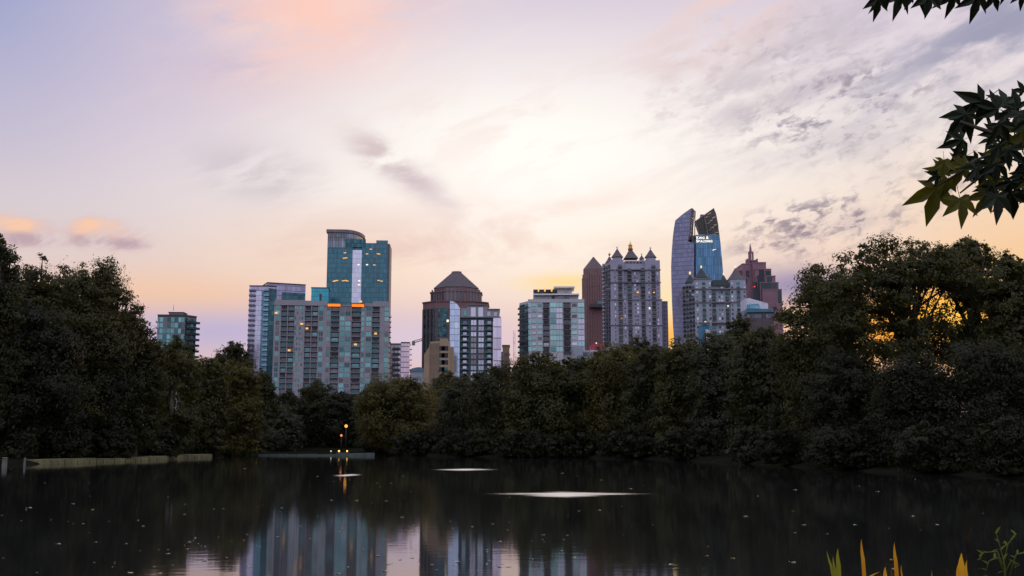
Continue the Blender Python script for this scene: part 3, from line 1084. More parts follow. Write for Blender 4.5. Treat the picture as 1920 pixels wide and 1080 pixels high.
# rear slab of the same tower
g_ = facade(501, 573, 540, 716, 24)
zt2 = g_.z_at(503, 529)
poly = g_.poly(16)
b = MB(); b.prism(poly, GZ, zt2 - 1); b.build('rear_slab', curtain('violet_curtain_wall', (0.32, 0.32, 0.47), 1.8, 3.4, (0.2, 0.18, 0.26, 1), 0.12, 0.5, 0.8, 0.1, 0.2), r)
b = MB(); b.prism(poly, zt2 - 1, zt2, 0, 1.01); b.build('rear_roof', W_DARK, r)
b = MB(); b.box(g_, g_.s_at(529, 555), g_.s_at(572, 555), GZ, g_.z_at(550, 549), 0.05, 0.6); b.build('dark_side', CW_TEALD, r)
bal = Parts(r, 'balcony')
for i in range(3):
    bal.add(g_, g_.s_at(509, 545), zt2 - 6 - i * 3.4, [(-3.4, 3.4, 0, 0.3, 0.02, 2.2, 0), (-3.4, 3.4, 0.3, 1.2, 2.1, 2.2, 1)], [W_DARK, G_PALE])
bal.flush()

# --- 3 wide apartment block
f = facade(512.5, 729, 640, 620, 7)
r = building('apartment_block', 'wide grey apartment block with columns of balconies and teal window bays', f, 'building')
k = lambda x: 440 + x / 3.375
cols = [(250, 254, 'P'), (254, 279, 'G'), (279, 290, 'P'), (290, 327, 'B'), (327, 334, 'P'), (334, 373, 'B'), (373, 401, 'S'), (401, 434, 'S'), (434, 441, 'P'),
        (441, 479, 'B'), (479, 485, 'P'), (485, 523, 'B'), (523, 530, 'P'), (530, 557, 'G'), (557, 578, 'P'), (578, 600, 'G'), (600, 606, 'P'), (606, 658, 'B'),
        (658, 663, 'P'), (663, 693, 'G'), (693, 697, 'P'), (697, 731, 'G'), (731, 738, 'P'), (738, 796, 'B'), (796, 799, 'P'), (799, 818, 'G'), (818, 829, 'P'),
        (829, 863, 'G'), (863, 868, 'P'), (868, 915, 'B'), (915, 946, 'P'), (946, 973, 'G'), (973, 977, 'P')]
spec = frac_spec(f, [(k(a), k(b_), t_) for a, b_, t_ in cols], 640)
spec[0] = (0, spec[0][1], 'P'); spec[-1] = (spec[-1][0], f.L, 'P')
zt = f.z_at(620, 566)
zl = f.z_at(620, 742)
fh = (f.z_at(620, 580) - f.z_at(620, 735)) / 16
wall, win, bal = MB(), Parts(r, 'window'), Parts(r, 'balcony')
gl = [(G_TEAL, 6), (G_GREY, 2), (G_TEAL2, 2), (G_CURT, 1.2)]
bays(f, wall, win, bal, spec, zt - 2.4, GZ, zl, fh, 22, gl, W_GREY2, W_GREY, deep=[(G_TEAL2, 3), (G_GREY, 2), (G_BLACK, 2), (G_TEAL, 1.6), (G_CURT, 0.8)])
# parapets step up and down along the top
for a, b_, py in ((250, 440, 563.5), (440, 575, 564.5), (575, 735, 571), (735, 870, 567.5), (870, 977, 563.5)):
    a0, a1 = (0 if a == 250 else f.s_at(k(a), 640)), (f.L if b_ == 977 else f.s_at(k(b_), 640))
    wall.box(f, a0, a1, zt - 2.4, f.z_at(620, py), -22, 0.35)
wall.build('wall', W_GREY, r)
win.flush(); bal.flush()
fs = f.side_right(22)
bal = Parts(r, 'side_balcony')
for i in range(15):
    bal.add(fs, 3.0, zt - 2.4 - (i + 2) * fh, [(-2, 2, 0, 0.25, 0.02, 1.3, 0), (-2, 2, 0.25, 1.2, 1.22, 1.3, 0)], [W_DARK])
bal.flush()
b = MB()
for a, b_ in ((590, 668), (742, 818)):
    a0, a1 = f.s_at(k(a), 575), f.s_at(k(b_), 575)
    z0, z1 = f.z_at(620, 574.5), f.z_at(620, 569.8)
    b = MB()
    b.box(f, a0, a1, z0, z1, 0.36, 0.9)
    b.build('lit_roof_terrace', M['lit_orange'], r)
for a, b_ in ((586, 672), (738, 822)):
    a0, a1 = f.s_at(k(a), 575), f.s_at(k(b_), 575)
    b = MB()
    b.box(f, a0, a1, f.z_at(620, 569.8), f.z_at(620, 568.8), 0.36, 2.2)
    b.build('terrace_canopy', W_DARK, r)
lit(f, r, [(k(263), 587), (k(425), 607.5), (k(458), 616), (k(345), 657), (k(892), 625.5), (k(765), 646), (k(798), 565.5)], LIT, 1.5, 1.0, out=0.75)

# --- 4 turquoise stub and the tall teal tower behind
CW_TEAL = curtain('teal_curtain_wall', (0.065, 0.185, 0.235), 1.5, 3.9, (0.05, 0.125, 0.16, 1), 0.16, 0.45, 0.7, 0.12, 0.16)
f = facade(583.5, 616, 555, 790, 6)
r = building('glass_building', 'low bright turquoise glass building peeping out left of the tall teal tower', f)
zt = f.z_at(595, 538.6)
b = MB(); b.prism(f.poly(18), GZ, zt - 0.8); b.build('glass_facade', curtain('turquoise_curtain_wall', (0.07, 0.38, 0.48), 2.0, 3.6, (0.05, 0.2, 0.25, 1), 0.12, 0.3, 0.75, 0.12, 0.1), r)
b = MB(); b.prism(f.poly(18, 0.25), zt - 0.8, zt); b.build('roof', W_DARK, r)
b = MB(); b.box(f, f.s_at(599, 555), f.s_at(603, 555), GZ, f.z_at(600, 551), 0.02, 0.5); b.build('dark_panel', W_DARK, r)

f = facade(613, 726.5, 500, 830, 3)
r = building('office_tower', 'tall teal glass tower with a rounded crown and a pale central strip', f, 'tower')
kx = lambda x: 440 + x / 3.375
ky = lambda y: 420 + y / 3.375
sA, sB, sC = f.s_at(kx(745), 500), f.s_at(kx(803), 500), f.s_at(kx(896), 500)
zL, zM, zR, zR2 = f.z_at(640, ky(58)), f.z_at(670, ky(100)), f.z_at(700, ky(121)), f.z_at(715, ky(104))
# left drum: straight front, quarter round right end
sS = f.s_at(kx(690), 500)
drum = [f.pt(0, 0, 0)[:2]] + [f.pt(sS, 0, 0)[:2]]
sE = f.s_at(kx(800), 440)
for i in range(1, 11):
    t_ = math.pi / 2 * i / 10
    drum.append(f.pt(sS + (sE - sS) * math.sin(t_), 0, -26 * (1 - math.cos(t_)))[:2])
drum.append(f.pt(0, 0, -26)[:2])
b = MB(); b.prism([tuple(p) for p in drum], zM - 6, zL); b.build('curved_penthouse', curtain('grey_curtain_wall', (0.22, 0.26, 0.31), 2.2, 9.0, (0.11, 0.14, 0.17, 1), 0.4, 0.5), r)
c0 = f.pt(sE / 2, 0, -13)
crown = [(c0.x + (p[0] - c0.x) * 1.07, c0.y + (p[1] - c0.y) * 1.10) for p in drum]
b = MB(); b.prism(crown, zL + 0.3, f.z_at(640, ky(36))); b.build('crown_slab', solid('crown_grey', (0.20, 0.17, 0.19)), r)
b = MB()
for i in range(9):
    t_ = i / 8
    b.box(f, t_ * sS + 0.3, t_ * sS + 0.8, zL - 6, zL + 0.3, 0.02, 0.5)
b.build('crown_fin', STEEL, r)
b = MB(); b.box(f, 0, sA, GZ, zM - 6, -26, 0); b.build('left_facade', CW_TEAL, r)
b = MB(); b.box(f, sA, sB, f.z_at(670, ky(165)), zM, -24, -0.6); b.box(f, sA - 6, sB + 3.0, zM - 6, zM + 0.4, 0.02, 0.4)
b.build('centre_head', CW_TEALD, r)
b = MB(); b.box(f, sA, sB, GZ, f.z_at(670, ky(165)), -24, 0.3); b.build('pale_centre_strip', curtain('pale_strip', (0.66, 0.72, 0.86), 1.5, 3.9, (0.5, 0.54, 0.62, 1), 0.1, 0.25, 0.8, 0.1, 0.08), r)
b = MB(); b.box(f, sB, sC, GZ, zR, -24, 0.0); b.box(f, sC, f.L, GZ, zR2, -26, 0.25); b.build('right_facade', CW_TEAL, r)
b = MB(); b.box(f, sC - 0.25, sC + 0.25, GZ, zR2, 0.26, 0.8); b.box(f, f.L, f.L + 1.6, GZ, zR2 - 2.5, -25, -1.5); b.build('corner_fin', W_GREY2, r)
lit(f, r, [(kx(698), ky(183)), (kx(692), ky(217)), (kx(706), ky(215)), (kx(637), ky(360)), (kx(648), ky(358)), (kx(628), ky(363)), (kx(687), ky(360)), (kx(700), ky(358)),
           (kx(713), ky(361)), (kx(862), ky(160)), (kx(905), ky(189)), (kx(884), ky(260)), (kx(930), ky(362)), (kx(912), ky(358)), (kx(838), ky(190)), (kx(915), ky(191))], LIT, 1.9, 0.6, out=0.6)
lit(f, r, [(kx(784), ky(258)), (kx(788), ky(360)), (kx(788), ky(385)), (kx(838), ky(258))], LITP, 1.6, 0.9, out=0.6)

# --- 5 small grey and pink block, 6 crane, 7 curved roof
f = facade(730.5, 770, 670, 690, 4)
r = building('apartment_block', 'narrow grey block with a pink glass end right of the wide apartment block', f)
zt = f.z_at(750, 645.5)
sm = f.s_at(751.8, 670)
shell(f, 0, sm, GZ, zt, 18, 'wall', W_GREY, r)
shell(f, sm, f.L - 0.8, GZ, zt + 0.7, 18, 'pink_glass_end', curtain('pink_curtain_wall', (0.80, 0.66, 0.76), 2.2, 3.4, (0.2, 0.16, 0.22, 1), 0.08, 0.5, 0.75, 0.1, 0.1), r)
b = MB(); b.box(f, sm - 0.2, f.L - 0.5, zt + 0.7, zt + 1.5, -18.3, 0.3); b.box(f, 0, sm - 0.2, zt, zt + 0.6, -18.3, 0.3); b.build('roof', W_DARK, r)
win, bal = Parts(r, 'window'), Parts(r, 'balcony')
for i in range(9):
    z = zt - (i + 1) * 3.4
    for px in (735.3, 742.5, 748.8):
        win.add(f, f.s_at(px, 670), z, [(-0.8, 0.8, 0.8, 2.6, 0, 0.08, 0)], [rmat([(G_PALE, 4), (G_GREY, 1)])])
    bal.add(f, f.L - 0.4, z, [(-0.4, 1.2, 0, 0.3, -4, -1, 0), (1.1, 1.2, 0.3, 1.3, -4, -1, 0)], [W_DARK])
    for px in (739, 746):
        bal.add(f, f.s_at(px, 670), z, [(-1.2, 1.2, 0, 0.3, 0.02, 1.3, 0), (-1.2, 1.2, 0.3, 1.2, 1.2, 1.3, 0)], [W_DARK])
win.flush(); bal.flush()

P0 = at(800, 640, 920)
r = thing('tower_crane', 'grey construction crane whose arm sticks out left of the brown domed tower', 'crane', (P0.x, P0.y, GZ))
tip = at(772.5, 644, 920); end = at(806, 634, 920)
b = MB()
for dx, dy in ((-1, -1), (1, -1), (1, 1), (-1, 1)):
    b.tube([(P0.x + dx, 920 + dy, GZ), (P0.x + dx, 920 + dy, P0.z)], [0.2, 0.2], 4)
zz = GZ
s_ = 1
while zz < P0.z - 4:
    b.tube([(P0.x - s_, 919, zz), (P0.x + s_, 919, zz + 4)], [0.12, 0.12], 4)
    b.tube([(P0.x - s_, 921, zz), (P0.x + s_, 921, zz + 4)], [0.12, 0.12], 4)
    s_ = -s_
    zz += 4
b.build('mast', STEEL, r)
b = MB()
for dy, dz in ((-0.9, 0), (0.9, 0), (0, 1.7)):
    b.tube([tip + Vector((0, dy, dz)), end + Vector((0, dy, dz))], [0.28, 0.28], 5)
for i in range(9):
    a_ = tip.lerp(end, i / 8.0)
    c_ = tip.lerp(end, min(1, (i + 0.5) / 8.0))
    b.tube([a_ + Vector((0, -0.9, 0)), c_ + Vector((0, 0, 1.7))], [0.14, 0.14], 4)
    b.tube([a_ + Vector((0, 0.9, 0)), c_ + Vector((0, 0, 1.7))], [0.14, 0.14], 4)
b.build('arm', STEEL, r)
b = MB(); q = Fr((tip.x, tip.y), (tip.x + 1, tip.y)); b.box(q, 0, 2.6, tip.z - 1.6, tip.z + 2.0, -1.4, 1.4); b.build('counterweight', solid('counterweight_grey', (0.3, 0.3, 0.32)), r)

f = facade(766, 792, 700, 760, 0)
r = building('low_building', 'low blue grey curved roof between the pink ended block and the tan building', f)
b = MB(); b.box(f, 0, f.L, GZ, f.z_at(780, 697), -20, 0); b.build('wall', W_STONE, r)
b = MB()
prof = [f.pt(f.L * i / 12, f.z_at(780, 697) + (f.z_at(780, 688.5) - f.z_at(780, 697)) * math.sin(math.pi * (0.15 + 0.85 * i / 12) / 1.6) ** 0.8, 0.4) for i in range(13)]
prof += [f.pt(f.L, f.z_at(780, 697.05), 0.4), f.pt(0, f.z_at(780, 697.05), 0.4)]
b.sheet(prof, [p + Vector((-f.n.x * 20.8, -f.n.y * 20.8, 0)) for p in prof]); b.build('curved_roof', solid('blue_grey_roof', (0.14, 0.22, 0.30), 0.5, 0.3), r)

# --- 8 brown domed tower
kx = lambda x: 720 + x / 4.5
ky = lambda y: 480 + y / 4.5
D8 = 830
f = facade(kx(318), kx(872), 620, D8, 0)
r = building('office_tower', 'brown stone tower with a stepped octagonal top and a truncated pyramid roof', f, 'tower')
cc = f.pt(f.L / 2, 0, -f.L / 2)
px2m = D8 / F


def octa(w_, ch=0.3):
    h, c_ = w_ / 2, w_ * ch
    return [(cc.x + x, cc.y + y) for x, y in ((-h + c_, -h), (h - c_, -h), (h, -h + c_), (h, h - c_), (h - c_, h), (-h + c_, h), (-h, h - c_), (-h, -h + c_))]


def zz8(y, w_):
    return at(850, ky(y), cc.y - w_ / 2).z


W0, W1, W2, W3 = f.L, f.L * (815 - 375) / 554, f.L * (785 - 405) / 554, f.L * 82 / 554
CW_BROWN = curtain('brown_stone_bands', (0.03, 0.085, 0.095), 2.6, 3.9, (0.15, 0.085, 0.09, 1), 0.9, 1.5, 0.6, 0.16, 0.3)
CW_BR2 = curtain('teal_glass_bands', (0.035, 0.12, 0.135), 2.6, 3.9, (0.07, 0.065, 0.07, 1), 0.3, 0.9, 0.6, 0.16, 0.3)
b = MB(); b.prism(octa(W0, 0.2), GZ, zz8(440, W0)); b.build('shaft', CW_BR2, r)
b = MB(); b.prism(octa(W0 * 1.004, 0.2), zz8(440, W0), zz8(385, W0)); b.prism(octa(W0 * 1.03, 0.2), zz8(385, W0), zz8(377, W0)); b.build('shoulder', W_BROWN, r)
b = MB(); b.prism(octa(W1), zz8(377, W0), zz8(298, W1)); b.prism(octa(W1 * 1.03), zz8(298, W1), zz8(287, W1)); b.build('middle_drum', W_BROWN, r)
b = MB(); b.prism(octa(W2), zz8(287, W1), zz8(258, W2)); b.build('upper_drum', W_BROWN, r)
b = MB()
n8 = 14
for i in range(n8):
    wa = (W2 + 1.0) + (W3 - W2 - 1.0) * i / n8
    z0, z1 = zz8(258, W2), zz8(138, W3)
    b.prism(octa(wa), z0 + (z1 - z0) * i / n8, z0 + (z1 - z0) * (i + 1) / n8, 0, (wa - (W2 - W3) / n8 * 0.75) / wa, (cc.x, cc.y))
b.build('stepped_roof', W_SLATE, r)
b = MB(); b.prism(octa(W3 * 1.05), zz8(138, W3), zz8(128, W3)); b.build('roof_cap', W_BROWN, r)
win = Parts(r, 'drum_window')
for i in range(4):
    oc = octa(W1)
for e in ((7, 0), (0, 1), (1, 2)):
    fo = Fr(octa(W1)[e[0]], octa(W1)[e[1]])
    for j in range(5):
        win.add(fo, fo.L * (j + 0.7) / 5.4, zz8(372, W1), [(-0.9, 0.9, 0, 9.5, 0, 0.15, 0)], [G_GREY])
win.flush()
pil = Parts(r, 'pilaster')
oc = octa(W0, 0.2)
for e in ((7, 0), (0, 1), (1, 2)):
    fo = Fr(oc[e[0]], oc[e[1]])
    for j in range(4):
        pil.add(fo, fo.L * (0.06 + 0.88 * j / 3), GZ, [(-0.9, 0.9, 0, zz8(440, W0) - GZ, 0.02, 0.7, 0)], [W_SLATE])
pil.flush()
win = Parts(r, 'window')
for i in range(16):
    z = zz8(440, W0) - (i + 1) * 3.9
    for e, cnt in (((7, 0), 3), ((0, 1), 6)):
        fo = Fr(oc[e[0]], oc[e[1]])
        for j in range(cnt):
            win.add(fo, fo.L * (j + 0.5) / cnt, z, [(-1.2, 1.2, 1.0, 3.0, 0.02, 0.12, 0)], [rmat([(G_BLACK, 2), (G_TEAL2, 3)])])
win.flush()
lit(f, r, [(kx(538), ky(548))], LITP, 1.6, 1.8, out=0.9)

# --- 9 tan building
f = facade(kx(465), kx(552), 690, 560, 2)
r = building('office_building', 'tan ribbed building in front of the brown domed tower', f)
zt = f.z_at(830, ky(718))
fl = Fr(f.p + Vector((-math.cos(rad(35)), math.sin(rad(35)))) * 1.0, f.p)
s_far = fl.s_at(kx(388), 690)
a_ = fl.pt(s_far, 0)[:2]
fl = Fr(a_, f.p)
wall = MB()
d_ = f.n * -9
wall.prism([tuple(fl.p), tuple(f.p), tuple(f.q), tuple(f.q + d_), tuple(fl.p + d_)], GZ, zt)
g2 = Fr(fl.p + Vector((-math.cos(rad(60)), math.sin(rad(60)))) * 1.0, fl.p)
s_far = g2.s_at(kx(337), 690)
g2 = Fr(g2.pt(s_far, 0)[:2], fl.p)
n_st = 5
wall.build('wall', W_TAN, r)
wall = MB()
for i in range(n_st):
    z0 = at(kx(337) + (kx(388) - kx(337)) * (i + 0.5) / n_st, ky(826) + (ky(742) - ky(826)) * i / n_st, g2.pt(g2.L * (i + 0.5) / n_st, 0).y).z
    wall.box(g2, g2.L * i / n_st, g2.L * (i + 1) / n_st - 0.02, GZ, z0, -14, 0)
wall.build('stepped_wing', W_TAN, r)
rib = Parts(r, 'rib')
for j in range(8):
    rib.add(fl, fl.L * (j + 0.5) / 8, GZ, [(-0.5, 0.5, 0, zt - GZ - 1, 0.02, 0.6, 0)], [solid('tan_rib', (0.22, 0.155, 0.11))]) if j == 0 else rib.add(fl, fl.L * (j + 0.5) / 8, GZ, [(-0.5, 0.5, 0, zt - GZ - 1, 0.02, 0.6, 0)], rib.items[0][4])
rib.flush()
win = Parts(r, 'window')
for i in range(12):
    z = zt - 2.0 - (i + 1) * 3.7
    for j in range(2):
        win.add(f, f.L * (0.22 + 0.33 * j), z, [(-1.7, 1.7, 0.7, 3.1, 0.02, 0.1, 0)], [rmat([(G_BLACK, 3), (G_TEAL2, 2), (G_GREY, 1)])])
    for j in range(7):
        win.add(fl, fl.L * (j + 1.0) / 8, z, [(-0.7, 0.7, 0.8, 2.8, 0.02, 0.08, 0)], [rmat([(G_GREY, 2), (G_CURT, 2)])])
win.flush()
b = MB(); b.box(f, 0.3, f.L - 1, zt, zt + 1.4, -28, -0.4); b.build('roof_parapet', W_TAN, r)

# --- 10 white grid apartments with the glass blade
f = facade(kx(555), kx(992), 640, 600, 1)
r = building('apartment_tower', 'dark apartment tower with bright window grid and a curved pale blue glass blade', f, 'tower')
S = lambda x: f.s_at(kx(x), 640)
Z = lambda y: f.z_at(870, ky(y))
CW_BLADE = curtain('blade_glass', (0.56, 0.70, 0.92), 2.0, 3.55, (0.22, 0.26, 0.36, 1), 0.12, 0.28, 0.85, 0.08, 0.14)
top = [(555, 380), (575, 383), (595, 392), (612, 405), (626, 422), (638, 442)]
fro = [f.pt(S(x), Z(y), 0.8) for x, y in top] + [f.pt(S(640), GZ, 0.8), f.pt(S(555), GZ, 0.8)]
b = MB(); b.sheet(list(reversed(fro)), [p + Vector((-f.n.x * 6, -f.n.y * 6, 0)) for p in reversed(fro)]); b.build('glass_blade', CW_BLADE, r)
wall = MB()
win, bal = Parts(r, 'window'), Parts(r, 'balcony')
wall.box(f, S(642), S(700), Z(519), Z(440), -18, 0.0)
wall.box(f, S(700), S(870), Z(519), Z(417), -18, 0.1)
wall.box(f, S(870), S(975), Z(519), Z(452), -18, 0.0)
wall.build('upper_wall', W_GREY, r)
b = MB(); b.box(f, S(697), S(874), Z(417), Z(411), -18.5, 0.8); b.box(f, S(874) + 0.1, S(978), Z(452), Z(445), -18.5, 0.6); b.box(f, S(640), S(985), Z(521), Z(512), -18.3, 0.9); b.build('cornice', W_GREY2, r)
b = MB(); b.box(f, S(640), S(920), GZ, Z(521), -18, -0.2); b.build('wall', solid('wall_dark_teal', (0.035, 0.075, 0.09), 0.6, 0, 0.15), r)
b = MB(); b.box(f, S(922), S(990), GZ, Z(521), -20, 0.4); b.build('pale_glass_end', curtain('pale_end_wall', (0.70, 0.66, 0.80), 2.4, 6.4, (0.2, 0.18, 0.24, 1), 0.12, 0.5, 0.8, 0.1, 0.2), r)
for x, y0, h in ((684, 510, 3.2), (752, 515, 5.5), (815, 515, 5.5), (884, 510, 2.8), (940, 510, 2.4)):
    h2 = (S(x + (20 if 700 < x < 870 else 14)) - S(x))
    win.add(f, S(x), Z(y0), [(-h2, h2, 0.3, h, 0.12, 0.22, 0)], [G_PALE if x != 684 else G_TEAL])
nf = 10
fh = (Z(545) - Z(1020)) / nf
for i in range(nf + 1):
    z = Z(545) - i * fh
    for x, hw_ in ((682, 15), (756, 22), (819, 22), (888, 15)):
        h2 = S(x + hw_) - S(x)
        if hw_ == 22:
            hh = 2.3 if i > 0 else 2.8
            win.add(f, S(x), z - 3.0, [(-h2, h2, 0.5, 0.5 + hh, -0.2, -0.08, 0), (-0.09, 0.09, 0.5, 0.5 + hh, -0.08, -0.03, 1)], [rmat([(G_PALE, 6), (G_CURT, 0.7)]), W_DARK])
        else:
            win.add(f, S(x), z - 2.6, [(-h2, h2, 0.9, 2.3, -0.2, -0.08, 0)], [rmat([(G_PALE, 5), (G_GREY, 1)])])
            bal.add(f, S(x), z - 2.6, [(-h2 * 2.2, h2 * 2.2, 0, 0.25, -0.19, 1.3, 0), (-h2 * 2.2, h2 * 2.2, 0.25, 0.8, 1.2, 1.3, 1)], [W_DARK, G_TEAL2])
win.flush(); bal.flush()

# --- 11 tan box, 12 mast
f = facade(kx(1000), kx(1058), 660, 640, 0)
r = building('office_building', 'plain tan box of a building right of the white grid apartments', f)
zt = f.z_at(950, ky(758))
shell(f, 0, f.L, GZ, zt, 16, 'wall', W_TAN, r)
b = MB(); b.box(f, -5, -0.02, GZ, zt - 3.5, -14, -1); b.build('dark_wing', W_GREY2, r)
b = MB(); b.box(f, -0.3, f.L + 0.3, zt, zt + 0.6, -16.3, 0.3); b.build('roof', W_BROWN, r)
win = Parts(r, 'window')
for i in range(5):
    for j in range(3):
        win.add(f, f.L * (0.2 + 0.3 * j), zt - (i + 1) * 3.6 - 3.4, [(-1.1, 1.1, 0.8, 2.6, 0, 0.06, 0)], [G_CURT])
win.flush()
P0 = at(963.7, 640, 900)
r = thing('radio_mast', 'thin red and white mast between the tan box and the pale green condominium', 'mast', (P0.x, 900, GZ))
zt = at(963.7, 619, 900).z
b = MB()
for a in range(3):
    x, y = 0.9 * math.cos(a * 2.1), 0.9 * math.sin(a * 2.1)
    nn = 14
    for i in range(nn):
        b.tube([(P0.x + x, 900 + y, GZ + (zt - GZ) * i / nn), (P0.x + x, 900 + y, GZ + (zt - GZ) * (i + 1) / nn)], [0.17, 0.17], 4, i % 2)
for i in range(int((zt - GZ) / 2.5)):
    a = i % 3
    p = [Vector((P0.x + 0.9 * math.cos(q * 2.1), 900 + 0.9 * math.sin(q * 2.1), 0)) for q in (a, (a + 1) % 3)]
    b.tube([p[0] + Vector((0, 0, GZ + i * 2.5)), p[1] + Vector((0, 0, GZ + i * 2.5 + 2.5))], [0.1, 0.1], 4, (i // 5) % 2)
b.build('lattice', [solid('mast_red', (0.45, 0.09, 0.07)), W_WHITE], r)

# --- 13 pale green condominium
kx = lambda x: 950 + x / 4.5
ky = lambda y: 440 + y / 4.5
f = facade(kx(180), kx(657), 610, 620, -1)
r = building('condominium', 'pale green and white condominium with two dark balcony columns and a flat white roof', f, 'building')
S = lambda x: f.s_at(kx(x), 610)
Z = lambda y: f.z_at(1035, ky(y))
fh = (Z(572) - Z(900)) / 7
spec = [(0, S(205), 'G'), (S(205), S(255), 'W'), (S(255), S(306), 'W'), (S(306), S(362), 'B'), (S(362), S(368), 'P'), (S(368), S(418), 'G'), (S(418), S(472), 'G'),
        (S(472), S(478), 'P'), (S(478), S(542), 'B'), (S(542), S(602), 'W'), (S(602), f.L, 'G')]
wall, win, bal = MB(), Parts(r, 'window'), Parts(r, 'balcony')
G_MINT = glassy('mint_glass', (0.36, 0.62, 0.62, 1), 0.6, 0.2, 0.2)
bays(f, wall, win, bal, spec, Z(572), GZ, Z(1000), fh, 24, [(G_MINT, 6), (G_PALE, 2), (G_TEAL, 1), (G_GREY, 0.4)], W_DARK, W_GREY2, deep=[(G_BLACK, 3), (G_GREY, 2), (G_PALE, 0.4)])
wall.box(f, 0, f.L, Z(572), Z(545), -24, 0.2)
fs = Fr(f.p + Vector((-math.cos(rad(62)), math.sin(rad(62)))), f.p)
fs = Fr(fs.pt(fs.s_at(kx(108), 610), 0)[:2], f.p)
nrm = fs.n
wall.prism([tuple(fs.p), tuple(f.p - f.u * 0.02), tuple(f.p - f.u * 0.02 + f.n * -24), tuple(fs.p + f.u * 6)], GZ, Z(560))
wall.build('wall', W_PALE, r)
for i in range(14):
    z = Z(572) - (i + 1) * fh
    for j in range(2):
        win.add(fs, fs.L * (0.3 + 0.45 * j), z, [(-3.2, 3.2, 0.4, 2.7, 0.02, 0.1, 0)], [rmat([(G_TEAL2, 2), (G_TEAL, 2), (G_GREY, 1)])])
        bal.add(fs, fs.L * (0.3 + 0.45 * j), z, [(-3.6, 3.6, 0, 0.25, 0.1, 0.9, 0), (-3.6, 3.6, 0.25, 1.2, 0.82, 0.9, 1)], [W_DARK, W_DARK])
win.flush(); bal.flush()
b = MB(); b.box(f, S(235), S(608), Z(544), Z(502), -20, -1.5); b.build('penthouse', W_PALE, r)
b = MB(); b.box(f, S(268), S(556), Z(500), Z(458), -18, -5); b.build('upper_penthouse', W_PALE, r)
b = MB(); b.box(f, S(225), S(614), Z(510), Z(498), -21, 0.8); b.build('penthouse_roof', W_WHITE, r)
b = MB(); b.box(f, S(400), S(578), Z(442), Z(432), -19, -2); b.box(f, S(410), S(560), Z(458), Z(442), -17, -6); b.build('top_roof', W_WHITE, r)
win = Parts(r, 'penthouse_window')
for x, y, w2, h in ((395, 540, 2.0, 4.2), (480, 540, 6.5, 2.2), (510, 540, 3.2, 3.6)):
    win.add(f, S(x), Z(y), [(-w2 / 2, w2 / 2, 0.2, h, -1.5, -1.4, 0)], [G_BLACK if x == 395 else G_GREY])
for x in (275, 330, 380):
    win.add(f, S(x), Z(498), [(-3.4, 3.4, 0.4, 3.2, -5, -4.9, 0)], [G_BLACK])
win.flush()
lit(f, r, [(kx(268), ky(462)), (kx(323), ky(462)), (kx(380), ky(462))], M['lit_window'], 0.8, 1.4, 'terrace_lamp', -4.6)
b = MB(); b.box(f, S(555), S(645), GZ, Z(945), 0.3, 3.0); b.build('annex', W_STONE, r)

# --- 14 red brown pyramid tower
f = facade(kx(684), kx(830), 560, 930, 3)
r = building('office_tower', 'red brown tower with a pointed pyramid roof behind the tall turreted tower', f, 'tower')
Z = lambda y: f.z_at(1112, ky(y))
fs = Fr(f.p + Vector((-math.cos(rad(58)), math.sin(rad(58)))), f.p)
fs = Fr(fs.pt(fs.s_at(kx(641), 560), 0)[:2], f.p)
far = f.q + (fs.p - f.p)
plan = [tuple(f.p), tuple(f.q), tuple(far), tuple(fs.p)]
CW_RB = curtain('red_brown_bands', (0.10, 0.075, 0.085), 2.4, 3.9, (0.23, 0.125, 0.125, 1), 1.0, 1.9, 0.3, 0.3, 0.25)
b = MB(); b.prism(plan, GZ, Z(330)); b.build('shaft', CW_RB, r)
mid = ((plan[0][0] + plan[2][0]) / 2, (plan[0][1] + plan[2][1]) / 2)
small = [(mid[0] + (x - mid[0]) * 0.92, mid[1] + (y - mid[1]) * 0.92) for x, y in plan]
b = MB(); b.prism(small, Z(330), Z(283)); b.build('upper_block', W_BROWN, r)
b = MB(); b.prism(small, Z(283), at(kx(742), ky(186), mid[1]).z, 0, 0.02, mid); b.build('pyramid_roof', solid('grey_brown_roof', (0.13, 0.095, 0.11), 0.5, 0.2), r)
b = MB(); b.box(f, f.s_at(kx(698), 570), f.L - 1, Z(618), Z(590), 0.02, 5); b.build('terrace', W_DARK, r)
b = MB(); b.box(f, f.s_at(kx(760), 570), f.L - 1, Z(590), Z(562), 0.02, 3); b.build('terrace_glass', G_TEAL, r)
pil = Parts(r, 'pilaster')
for j in range(7):
    pil.add(f, f.L * (j + 0.3) / 7, GZ, [(-0.7, 0.7, 0, Z(330) - GZ - 0.2, 0.02, 0.5, 0)], [W_BROWN])
for j in range(5):
    pil.add(fs, fs.L * (j + 0.3) / 5, GZ, [(-0.7, 0.7, 0, Z(360) - GZ, 0.02, 0.5, 0)], [W_BROWN])
pil.flush()


# --- turreted pair
def turret(root, c, rb, z0, zb, za, zf, roof, wallm, ball=None, n=16):
    b = MB()
    if z0 < zb - 0.1:
        b.lathe(c, [(rb * 0.86, z0), (rb * 0.86, zb - 0.6)], n)
        b.build('turret', wallm, root, smooth=True)
        b = MB()
    b.lathe(c, [(rb * 0.86, zb - 0.7), (rb * 1.06, zb - 0.25), (rb * 1.02, zb + 0.02), (rb * 0.57, zb + (za - zb) * 0.42), (rb * 0.12, zb + (za - zb) * 0.92), (0.02, za)], n)
    b.build('turret_roof', roof, root)
    b = MB()
    h = zf - za
    b.lathe(c, [(0.02, za - 0.6), (h * 0.14, za - 0.5), (h * 0.12, za), (h * 0.30, za + h * 0.25), (h * 0.30, za + h * 0.55), (h * 0.1, za + h * 0.75), (0.02, zf)], 8)
    b.build('finial', ball or W_GOLD, root, smooth=True)


